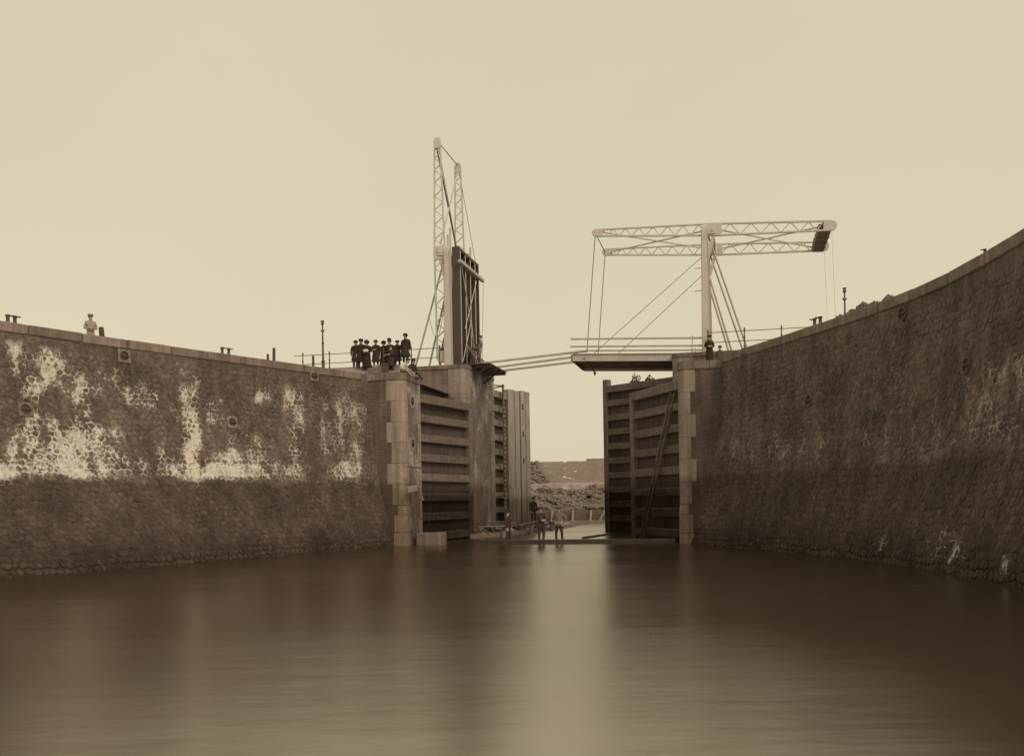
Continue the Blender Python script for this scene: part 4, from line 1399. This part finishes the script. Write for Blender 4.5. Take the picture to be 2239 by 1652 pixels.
def bollard(label, pos, rz, grp):
    root = thing('bollard', label, 'bollard', pos, rz, grp)
    part('body', G().lathe([(0.11, 0), (0.09, 0.05), (0.062, 0.12), (0.06, 0.25), (0.085, 0.30), (0.085, 0.335), (0.04, 0.35)], (0, 0, 0), 10), M['iron'], root)
    part('horn', G().tube((-0.04, 0, 0.29), (0.19, 0, 0.31), 0.026, n=7), M['iron'], root)
    return root
for (x, lab) in ((c1(70, 190)[0], 'left one of the bollard pair at the far left of the left coping'), (c1(107, 195)[0], 'right one of the bollard pair at the far left of the left coping'),
                 (c1(1183, 355)[0], 'left one of the bollard pair midway along the left coping'), (c1(1216, 358)[0], 'right one of the bollard pair midway along the left coping')):
    bollard('small iron ' + lab, behind(WL, -1, x, 0.45), 0.5, 'iron bollards on the copings')
for (x, lab) in ((c6(600, 445)[0], 'left one of the bollard pair by the earth heap on the right coping'), (c6(625, 440)[0], 'right one of the bollard pair by the earth heap on the right coping'), (c6(1330, 165)[0], 'lone bollard high on the near right coping')):
    o_ = bollard('small iron ' + lab, behind(WR, 1, x, 0.45), 2.9, 'iron bollards on the copings')
    if 'lone' in lab:
        o_.scale = (0.6, 0.6, 0.6)
def stake(label, W, sgn, top, lean=0.03, r=0.07, back=0.6):
    p = behind(W, sgn, top[0], back)
    h = top_to_height(p, *top)
    root = part('mooring_stake', G().lathe([(r, -0.3), (r, h * 0.5), (r * 0.95, h - 0.04), (r * 0.6, h)], (0, 0, 0), 9), M['darkplank'])
    root.location = p
    root.rotation_euler = (lean, -lean, 0)
    tag(root, label, 'stake', 'wooden stakes on the quays')
stake('stout leaning wooden stake beside the grey figure on the left quay', WL, -1, c1(558, 228), 0.05, 0.10)
stake('tall wooden stake of the two near the middle of the left quay', WL, -1, c1(1449, 335), -0.02, 0.07)
stake('short wooden stake of the two near the middle of the left quay', WL, -1, c1(1417, 367), 0, 0.06)
stake('short wooden stake just left of the lamp post on the left quay', WL, -1, c1(1655, 376), 0, 0.06)
stake('short wooden stake standing on the right coping past the earth heap', WR, 1, c6(1055, 306), 0, 0.05)

# earth heap behind the right coping
def heap():
    V, F = [], []
    nu, nv = 90, 26
    for i in range(nu + 1):
        x = 640 + (985 - 640) * i / nu
        p = behind(WR, 1, c6(x, 0)[0], 0.9, 0)
        dirv = Vector((p.x, p.y, 0)).normalized()
        t = i / nu
        H = 0.16 + (0.22 + 0.20 * math.sin(math.pi * t) ** 0.6 + 0.06 * math.sin(17 * t) + 0.04 * math.sin(41 * t + 1)) * min(1, t * 5, (1 - t) * 7)
        for j in range(nv + 1):
            s = j / nv
            prof = math.sin(math.pi * min(1.0, s * 1.15)) ** 0.9 if s < 0.87 else 0
            z = COPE - 0.12 + H * max(0, prof) * 1.15 + random.uniform(-0.05, 0.07) * (1 if 0 < j < nv else 0)
            V.append(p + dirv * (3.6 * s) + Vector((0, 0, z)))
    for i in range(nu):
        for j in range(nv):
            F.append((i * (nv + 1) + j, (i + 1) * (nv + 1) + j, (i + 1) * (nv + 1) + j + 1, i * (nv + 1) + j + 1))
    o = part('earth_heap', G().add(V, F), M['earth'])
    tag(o, 'dark heap of dug earth lying behind the right coping', 'earth heap')
heap()

# crates on the left approach
for (x0, x1, y0, y1, a, m, lab) in ((278, 372, 288, 332, 8.6, 'plank', 'low pale crate at the feet of the group on the left quay'), (374, 424, 256, 332, 8.8, 'darkplank', 'taller dark crate beside the pale one on the left quay')):
    p, q = on_a(*c4(x0, y1), a), on_a(*c4(x1, y0), a)
    root = thing('crate', lab, 'crate', L(p[0], a, p[2]), LOCK_ROT)
    w, h = q[0] - p[0], q[2] - p[2]
    for k in range(3):
        part('board', G().box(0, w, -0.02, 0.0, h * k / 3 + 0.006, h * (k + 1) / 3 - 0.006), M[m], root)
    part('box_body', G().box(0.01, w - 0.01, 0.003, 0.6, -0.9, h - 0.01), M[m], root)

# ------------------------------------------------------------------ people
def build_body(J, edges, rad, name):
    names = list(J)
    me = bpy.data.meshes.new(name)
    me.from_pydata([J[n] for n in names], [(names.index(a), names.index(b)) for a, b in edges], [])
    o = bpy.data.objects.new(name, me)
    COL.objects.link(o)
    md = o.modifiers.new('skin', 'SKIN')
    md.use_smooth_shade = True
    sv = me.skin_vertices[0].data
    for i, n in enumerate(names):
        r = rad[n]
        sv[i].radius = r if isinstance(r, tuple) else (r, r)
        sv[i].use_root = (n == 'pelvis')
    sd = o.modifiers.new('sub', 'SUBSURF')
    sd.levels = 1
    sd.render_levels = 1
    dg = bpy.context.evaluated_depsgraph_get()
    dg.update()
    out = bpy.data.meshes.new_from_object(o.evaluated_get(dg))
    bpy.data.objects.remove(o)
    bpy.data.meshes.remove(me)
    return out

def person(label, loc, rz, pose='stand', height=1.72, coat='black', legs='black', hat='bowler', hatmat='black', skirt=0.0, group=None, muff=False, slump=False, beard=True, collar=False):
    """local frame: the figure faces -Y, z up, feet at z = 0 (or seat at z = 0 when sitting)"""
    s = height / 1.74
    sit = pose == 'sit'
    dz = -0.86 if sit else 0.0
    J = {'pelvis': (0, 0, 0.93), 'waist': (0, 0.01, 1.08), 'chest': (0, 0.015, 1.30), 'neck': (0, 0.01, 1.47), 'skull': (0, -0.005, 1.56), 'brow': (0, -0.005, 1.64), 'crown': (0, 0.0, 1.71)}
    lean = 0.0
    if pose == 'sit':
        J.update({'waist': (0, -0.03, 1.07), 'chest': (0, -0.10, 1.27), 'neck': (0, -0.17, 1.43), 'skull': (0, -0.21, 1.51), 'brow': (0, -0.22, 1.59), 'crown': (0, -0.21, 1.66)})
    if pose == 'sit' and slump:
        J.update({'waist': (0, -0.08, 1.04), 'chest': (0, -0.21, 1.19), 'neck': (0, -0.33, 1.30), 'skull': (0, -0.40, 1.35), 'brow': (0, -0.43, 1.42), 'crown': (0, -0.43, 1.49)})
    if pose == 'bend':
        J.update({'waist': (0, -0.08, 1.06), 'chest': (0, -0.27, 1.21), 'neck': (0, -0.42, 1.30), 'skull': (0, -0.50, 1.34), 'brow': (0, -0.54, 1.40), 'crown': (0, -0.55, 1.47)})
    cx, cy, cz = J['chest']
    for sd, sg in (('l', 1), ('r', -1)):
        J['sho' + sd] = (sg * 0.175, cy + 0.01, cz + 0.09)
        if pose == 'stand':
            el, wr, ha = (sg * 0.235, 0.03, 1.12), (sg * 0.235, -0.03, 0.87), (sg * 0.225, -0.06, 0.79)
        elif pose == 'folded':
            el, wr, ha = (sg * 0.25, 0.02, 1.13), (sg * 0.07, -0.19, 1.10), (sg * 0.0 - sg * 0.02, -0.215, 1.12)
        elif pose == 'hips':
            el, wr, ha = (sg * 0.36, 0.10, 1.16), (sg * 0.21, -0.01, 1.00), (sg * 0.15, -0.06, 0.98)
        elif pose == 'sit':
            el, wr, ha = (sg * 0.24, -0.16, 1.10), (sg * 0.20, -0.37, 1.00), (sg * 0.18, -0.44, 0.985)
        elif pose == 'bend':
            el, wr, ha = (sg * 0.21, -0.36, 1.02), (sg * 0.16, -0.50, 0.82), (sg * 0.14, -0.54, 0.75)
        else:
            el, wr, ha = (sg * 0.235, 0.03, 1.12), (sg * 0.2, -0.15, 0.98), (sg * 0.17, -0.22, 0.98)
        J['elb' + sd], J['wri' + sd], J['pal' + sd] = el, wr, ha
        hv = (Vector(ha) - Vector(wr)).normalized()
        side = Vector((0, 1, 0)) if pose in ('stand', 'bend') else Vector((0, 0, 1))
        lat = hv.cross(side).normalized()
        for k, (off, ln) in enumerate(((-0.030, 0.065), (-0.010, 0.080), (0.010, 0.075), (0.030, 0.058))):
            b = Vector(ha) + hv * 0.045 + side * off
            J['f%d%s1' % (k, sd)] = tuple(b)
            J['f%d%s2' % (k, sd)] = tuple(b + hv * ln * 0.8 + lat * (sg * 0.012 if pose == 'stand' else 0.015))
        b = Vector(ha) - side * 0.042
        J['t%s1' % sd] = tuple(b)
        J['t%s2' % sd] = tuple(b + hv * 0.045 - side * 0.02)
        if sit:
            J['hip' + sd] = (sg * 0.09, -0.02, 0.90)
            if pose == 'sit':
                J['kne' + sd] = (sg * 0.12, -0.46, 0.93 + (0.05 if sg > 0 else 0.0))
                J['ank' + sd] = (sg * 0.10, -0.74 - (0.05 if sg > 0 else 0), 0.60)
                J['toe' + sd] = (sg * 0.11, -0.95, 0.61 + (0.04 if sg > 0 else 0))
        else:
            J['hip' + sd] = (sg * 0.09, 0.0, 0.88)
            st_x = 0.11 if pose not in ('hips',) else 0.15
            J['kne' + sd] = (sg * st_x, -0.02 - (0.04 if sg > 0 else 0), 0.49)
            J['ank' + sd] = (sg * st_x, 0.02, 0.09)
            J['toe' + sd] = (sg * (st_x + 0.03), -0.15, 0.035)
    E = [('pelvis', 'waist'), ('waist', 'chest'), ('chest', 'neck'), ('neck', 'skull'), ('skull', 'brow'), ('brow', 'crown')]
    rad = {'pelvis': (0.155, 0.115), 'waist': (0.15, 0.11), 'chest': (0.175, 0.125), 'neck': 0.062, 'skull': (0.073, 0.090), 'brow': (0.078, 0.095), 'crown': (0.048, 0.06)}
    for sd in 'lr':
        E += [('chest', 'sho' + sd), ('sho' + sd, 'elb' + sd), ('elb' + sd, 'wri' + sd), ('wri' + sd, 'pal' + sd), ('pelvis', 'hip' + sd), ('hip' + sd, 'kne' + sd), ('kne' + sd, 'ank' + sd), ('ank' + sd, 'toe' + sd)]
        rad.update({'sho' + sd: 0.078, 'elb' + sd: 0.058, 'wri' + sd: 0.040, 'pal' + sd: (0.020, 0.042), 'hip' + sd: 0.098, 'kne' + sd: 0.072, 'ank' + sd: 0.052, 'toe' + sd: (0.048, 0.032)})
        for k in range(4):
            E += [('pal' + sd, 'f%d%s1' % (k, sd)), ('f%d%s1' % (k, sd), 'f%d%s2' % (k, sd))]
            rad['f%d%s1' % (k, sd)] = 0.0095
            rad['f%d%s2' % (k, sd)] = 0.008
        E += [('pal' + sd, 't%s1' % sd), ('t%s1' % sd, 't%s2' % sd)]
        rad['t%s1' % sd] = 0.012
        rad['t%s2' % sd] = 0.009
    J = {k: tuple(Vector(p) * s + Vector((0, 0, dz * s))) for k, p in J.items()}
    rad = {k: (tuple(x * s for x in r) if isinstance(r, tuple) else r * s) for k, r in rad.items()}
    me = build_body(J, E, rad, 'body')
    me.materials.clear()
    for m in (M[coat], M[legs], M['skin']):
        me.materials.append(m)
    head = Vector(J['brow'])
    sk = Vector(J['skull'])
    # a nose, brow and chin on the head
    for v in me.vertices:
        d = v.co - (head * 0.5 + sk * 0.5)
        if d.length < 0.16 * s and d.y < -0.03 * s:
            w = math.exp(-((v.co.x / (0.018 * s)) ** 2) - (((v.co.z - (sk.z + 0.025 * s)) / (0.025 * s)) ** 2))
            v.co.y -= 0.030 * s * w
            e = sum(math.exp(-(((v.co.x - sx * 0.033 * s) / (0.016 * s)) ** 2) - (((v.co.z - head.z + 0.01 * s) / (0.016 * s)) ** 2)) for sx in (-1, 1))
            v.co.y += 0.010 * s * e
    hipz = J['hipl'][2]
    legbones = [(Vector(J[a + sd]), Vector(J[b + sd])) for sd in 'lr' for a, b in (('hip', 'kne'), ('kne', 'ank'), ('ank', 'toe'))]
    for p in me.polygons:
        c = p.center
        idx = 0
        if (c - (sk + head) / 2).length < 0.15 * s and c.z > J['neck'][2] + 0.01 if pose != 'bend' else (c - (sk + head) / 2).length < 0.14 * s:
            idx = 2
        elif min((c - Vector(J['pal' + sd])).length for sd in 'lr') < 0.11 * s and min((c - Vector(J['wri' + sd])).length for sd in 'lr') > 0.045 * s:
            idx = 2
        else:
            for a, b in legbones:
                ab = b - a
                t = max(0, min(1, (c - a).dot(ab) / ab.length_squared))
                if (c - a - ab * t).length < 0.115 * s and t > 0.05:
                    idx = 1
        p.material_index = idx
    root = thing('person', label, 'person', loc, rz, group)
    part('body', me, None, root)
    hd = head
    # eyes, ears, mouth
    fg = G()
    for sx in (-1, 1):
        fg.lathe([(0.003 * s, -0.004), (0.007 * s, 0), (0.003 * s, 0.004)], (hd.x + sx * 0.033 * s, hd.y - 0.083 * s, hd.z - 0.012 * s), 6, 'y')
    part('eyes', fg, M['hair'], root)
    fg = G()
    for sx in (-1, 1):
        fg.lathe([(0.012 * s, -0.008 * s), (0.026 * s, 0), (0.012 * s, 0.008 * s)], (hd.x + sx * 0.085 * s, hd.y + 0.008 * s, hd.z - 0.03 * s), 7, 'x')
    part('ears', fg, M['skin'], root)
    if beard:
        part('moustache', G().box(hd.x - 0.035 * s, hd.x + 0.035 * s, hd.y - 0.098 * s, hd.y - 0.07 * s, hd.z - 0.085 * s, hd.z - 0.065 * s, 0.006), M['hair'], root)
    # hair
    part('hair', G().lathe([(0.060 * s, -0.07 * s), (0.078 * s, -0.02 * s), (0.082 * s, 0.03 * s), (0.05 * s, 0.07 * s), (0.01, 0.085 * s)], (hd.x, hd.y + 0.034 * s, hd.z), 10), M['hair'], root, True)
    hz_ = hd.z + 0.030 * s
    hp = (hd.x, hd.y + 0.002, hz_)
    if hat == 'bowler':
        prof = [(0.11, -0.004), (0.150, 0.012), (0.150, 0.020), (0.108, 0.012), (0.110, 0.07), (0.095, 0.115), (0.05, 0.14), (0.005, 0.145)]
    elif hat == 'top':
        prof = [(0.11, -0.004), (0.150, 0.012), (0.148, 0.020), (0.103, 0.012), (0.098, 0.11), (0.108, 0.195), (0.10, 0.20), (0.01, 0.20)]
    elif hat == 'kepi':
        prof = [(0.108, -0.01), (0.112, 0.03), (0.120, 0.085), (0.125, 0.115), (0.11, 0.125), (0.01, 0.125)]
    elif hat == 'bonnet':
        prof = [(0.118, -0.07), (0.135, -0.02), (0.150, 0.03), (0.125, 0.09), (0.08, 0.14), (0.03, 0.165), (0.005, 0.17)]
    else:
        prof = [(0.108, -0.012), (0.120, 0.02), (0.130, 0.05), (0.10, 0.085), (0.01, 0.095)]
    hat_o = part('hat', G().lathe([(r * s, z * s) for r, z in prof], hp, 14), M[hatmat], root, True)
    if hat in ('cap', 'kepi'):
        part('peak', G().prism([(hd.x + 0.10 * s * math.cos(t), hd.y - 0.075 * s - 0.075 * s * math.sin(t)) for t in np.linspace(0, math.pi, 8)], hz_ - 0.006, hz_ + 0.004), M[hatmat], hat_o)
    if skirt > 0:
        # long coat or skirt: flared shell with folds
        pv, ch_ = Vector(J['pelvis']), Vector(J['chest'])
        g = G()
        n = 18
        rings = []
        zs_ = [ch_.z + 0.02 * s, J['waist'][2], pv.z + 0.02, pv.z - 0.15 * s, (pv.z + (pv.z - skirt * s)) / 2 - 0.05, pv.z - skirt * s]
        rr = [0.185, 0.172, 0.182, 0.195, 0.215, 0.235 + 0.10 * max(0, skirt - 0.5)]
        for k, (z, r) in enumerate(zip(zs_, rr)):
            for i in range(n):
                t = 2 * math.pi * i / n
                f = 1 + (0.05 * math.sin(5 * t + k) if k > 2 else 0)
                g.v.append((pv.x + math.cos(t) * r * s * f, pv.y + 0.01 + math.sin(t) * r * s * 0.80 * f, z))
        for k in range(len(zs_) - 1):
            for i in range(n):
                g.f.append((k * n + i, k * n + (i + 1) % n, (k + 1) * n + (i + 1) % n, (k + 1) * n + i))
        part('coat', g, M[coat], root, True)
    if collar:
        part('collar', G().lathe([(0.060 * s, -0.035 * s), (0.072 * s, -0.02 * s), (0.066 * s, 0.012 * s)], (J['neck'][0], J['neck'][1] - 0.012, J['neck'][2]), 12), M['linen'], root, True)
    if muff:
        part('muff', G().lathe([(0.03, -0.13), (0.085, -0.12), (0.10, -0.05), (0.105, 0.05), (0.085, 0.12), (0.03, 0.13)], (0, -0.24 * s, 1.10 * s), 12, 'x'), M['linen'], root, True)
    return root

GR = 'onlookers standing on the left quay'
FACE = LOCK_ROT + 0.15           # facing -Y of the lock frame: towards the camera
def stand_at(pt, a, label, z=10.60, **kw):
    c, a, zz = on_a(*pt, a)
    rz = FACE + kw.pop('turn', 0.0)
    p = person(label, L(c, a, z), rz, **kw)
    p.scale = (1.22, 1.2, 1.02)
    return p
def P1(x, y): return ((1620 + x * 0.12506) / 1.8294, (1360 + y * 0.12506) / 1.8294)
stand_at(P1(228, 830), 10.9, 'bowler-hatted man in dark overcoat, leftmost of the onlookers on the left quay', pose='stand', height=1.70, skirt=0.42, hat='bowler', turn=0.2, group=GR)
stand_at(P1(335, 830), 9.3, 'man in a flat-topped uniform cap, second from left among the onlookers', z=10.34, pose='stand', height=1.73, skirt=0.50, hat='kepi', turn=0.1, group=GR)
stand_at(P1(450, 830), 9.2, 'woman with a white muff among the onlookers on the left quay', z=10.27, pose='folded', height=1.68, skirt=0.80, hat='bonnet', muff=True, beard=False, group=GR)
stand_at(P1(630, 830), 10.7, 'broad man with hands together in a long coat, fourth of the onlookers', pose='folded', height=1.62, skirt=0.55, hat='bowler', turn=-0.1, group=GR)
stand_at(P1(790, 830), 11.2, 'woman in a rounded dark bonnet, fifth from left of the onlookers', pose='stand', height=1.62, skirt=0.85, hat='bonnet', beard=False, group=GR)
stand_at(P1(905, 830), 11.0, 'man in a top hat with white collar among the onlookers', pose='stand', height=1.66, skirt=0.5, hat='top', collar=True, turn=-0.2, group=GR)
stand_at(P1(930, 880), 9.1, 'shorter man with white collar standing lower, before the top-hatted man', z=9.98, pose='folded', height=1.62, coat='black', skirt=0.5, hat='cap', collar=True, turn=-0.35, group=GR)
stand_at(P1(1065, 830), 11.1, 'man in a soft cap just left of the tall man among the onlookers', pose='stand', height=1.62, skirt=0.5, hat='cap', group=GR)
stand_at(P1(1228, 700), 10.6, 'tall man in bowler and dark overcoat at the right end of the onlookers', z=10.66, pose='stand', height=1.82, skirt=0.48, hat='bowler', turn=-0.3, group=GR)
# seated pair on the left pier
person('man in white shirt sitting on the edge of the left pier, legs stretched out', L(-7.25, 0.6, COPE + 0.07), LOCK_ROT + R(75), slump=True, pose='sit', height=1.74, coat='linen', legs='drab', hat='cap', hatmat='dark')
person('man in bowler and dark suit sitting behind the man in white', L(-7.2, 2.1, COPE + 0.09), LOCK_ROT + R(50), pose='sit', height=1.72, coat='black', legs='black', hat='bowler')
# workman on the staging, bent workman beside him
c_, a_, z_ = on_a(*c2(948, 1370), 10.9)
person('workman in pale shirt and cap standing on the staging beside the raised leaf', L(c_, a_, 10.49), LOCK_ROT + R(-70), pose='hips', height=1.74, coat='drab', legs='greywool', hat='cap', hatmat='dark')
c_, a_, z_ = on_a(*c2(893, 1370), 12.4)
person('workman in dark clothes bending over props at the foot of the raised leaf', L(c_, a_, 10.48), LOCK_ROT + R(70), pose='bend', height=1.70, coat='dark', legs='dark', hat='cap', hatmat='dark')
# blurred figure on the left quay
q_ = behind(WL, -1, c1(500, 240)[0], 4.6)
person('grey-clad man standing alone behind the left coping beside a stout stake', (q_.x, q_.y, COPE - 0.07), R(35), pose='folded', height=1.70, coat='pale', legs='pale', hat='cap', hatmat='drab', beard=False)
# pair at the right portal
c_, a_, z_ = on_a(*c3(1143, 1190), 8.9)
person('stout figure in a long dark coat standing before the right portal', L(c_, a_, 9.35), LOCK_ROT + R(10), pose='folded', height=1.78, coat='black', legs='black', hat='cap', skirt=0.86)
c_, a_, z_ = on_a(*c3(1221, 1120), 6.0)
person('child in a cap peering over the right coping beside the dark-coated figure', L(c_, a_, COPE - 0.07), LOCK_ROT + R(-15), pose='stand', height=z_ - COPE + 0.12 if 1.0 < z_ - COPE < 1.7 else 1.45, coat='dark', legs='dark', hat='cap')
# workmen in the opening
def wade(x, yfeet, label, dist, z, **kw):
    p = at(*c7(x, yfeet), dist)
    return person(label, (p.x, p.y, z), kw.pop('turn', 0.0), **kw)
wade(970, 918, 'workman in pale jacket with hands on hips standing in the lock opening', 48.9, -0.10, pose='hips', height=1.90, coat='greywool', legs='black', hat='cap', hatmat='dark', turn=R(-20))
wade(800, 918, 'workman in dark clothes standing left of the pale-jacketed one in the opening', 48.5, -0.10, pose='folded', height=1.92, coat='black', legs='black', hat='cap', hatmat='dark', turn=R(30))
wade(728, 740, 'dark workman standing farther back on the muddy left bank', 66.0, 0.55, pose='stand', height=1.86, coat='black', legs='black', hat='cap', turn=R(10))
wade(490, 900, 'dark workman standing left of the others in the lock opening', 49.2, -0.10, pose='stand', height=1.74, coat='black', legs='black', hat='cap', turn=R(60))
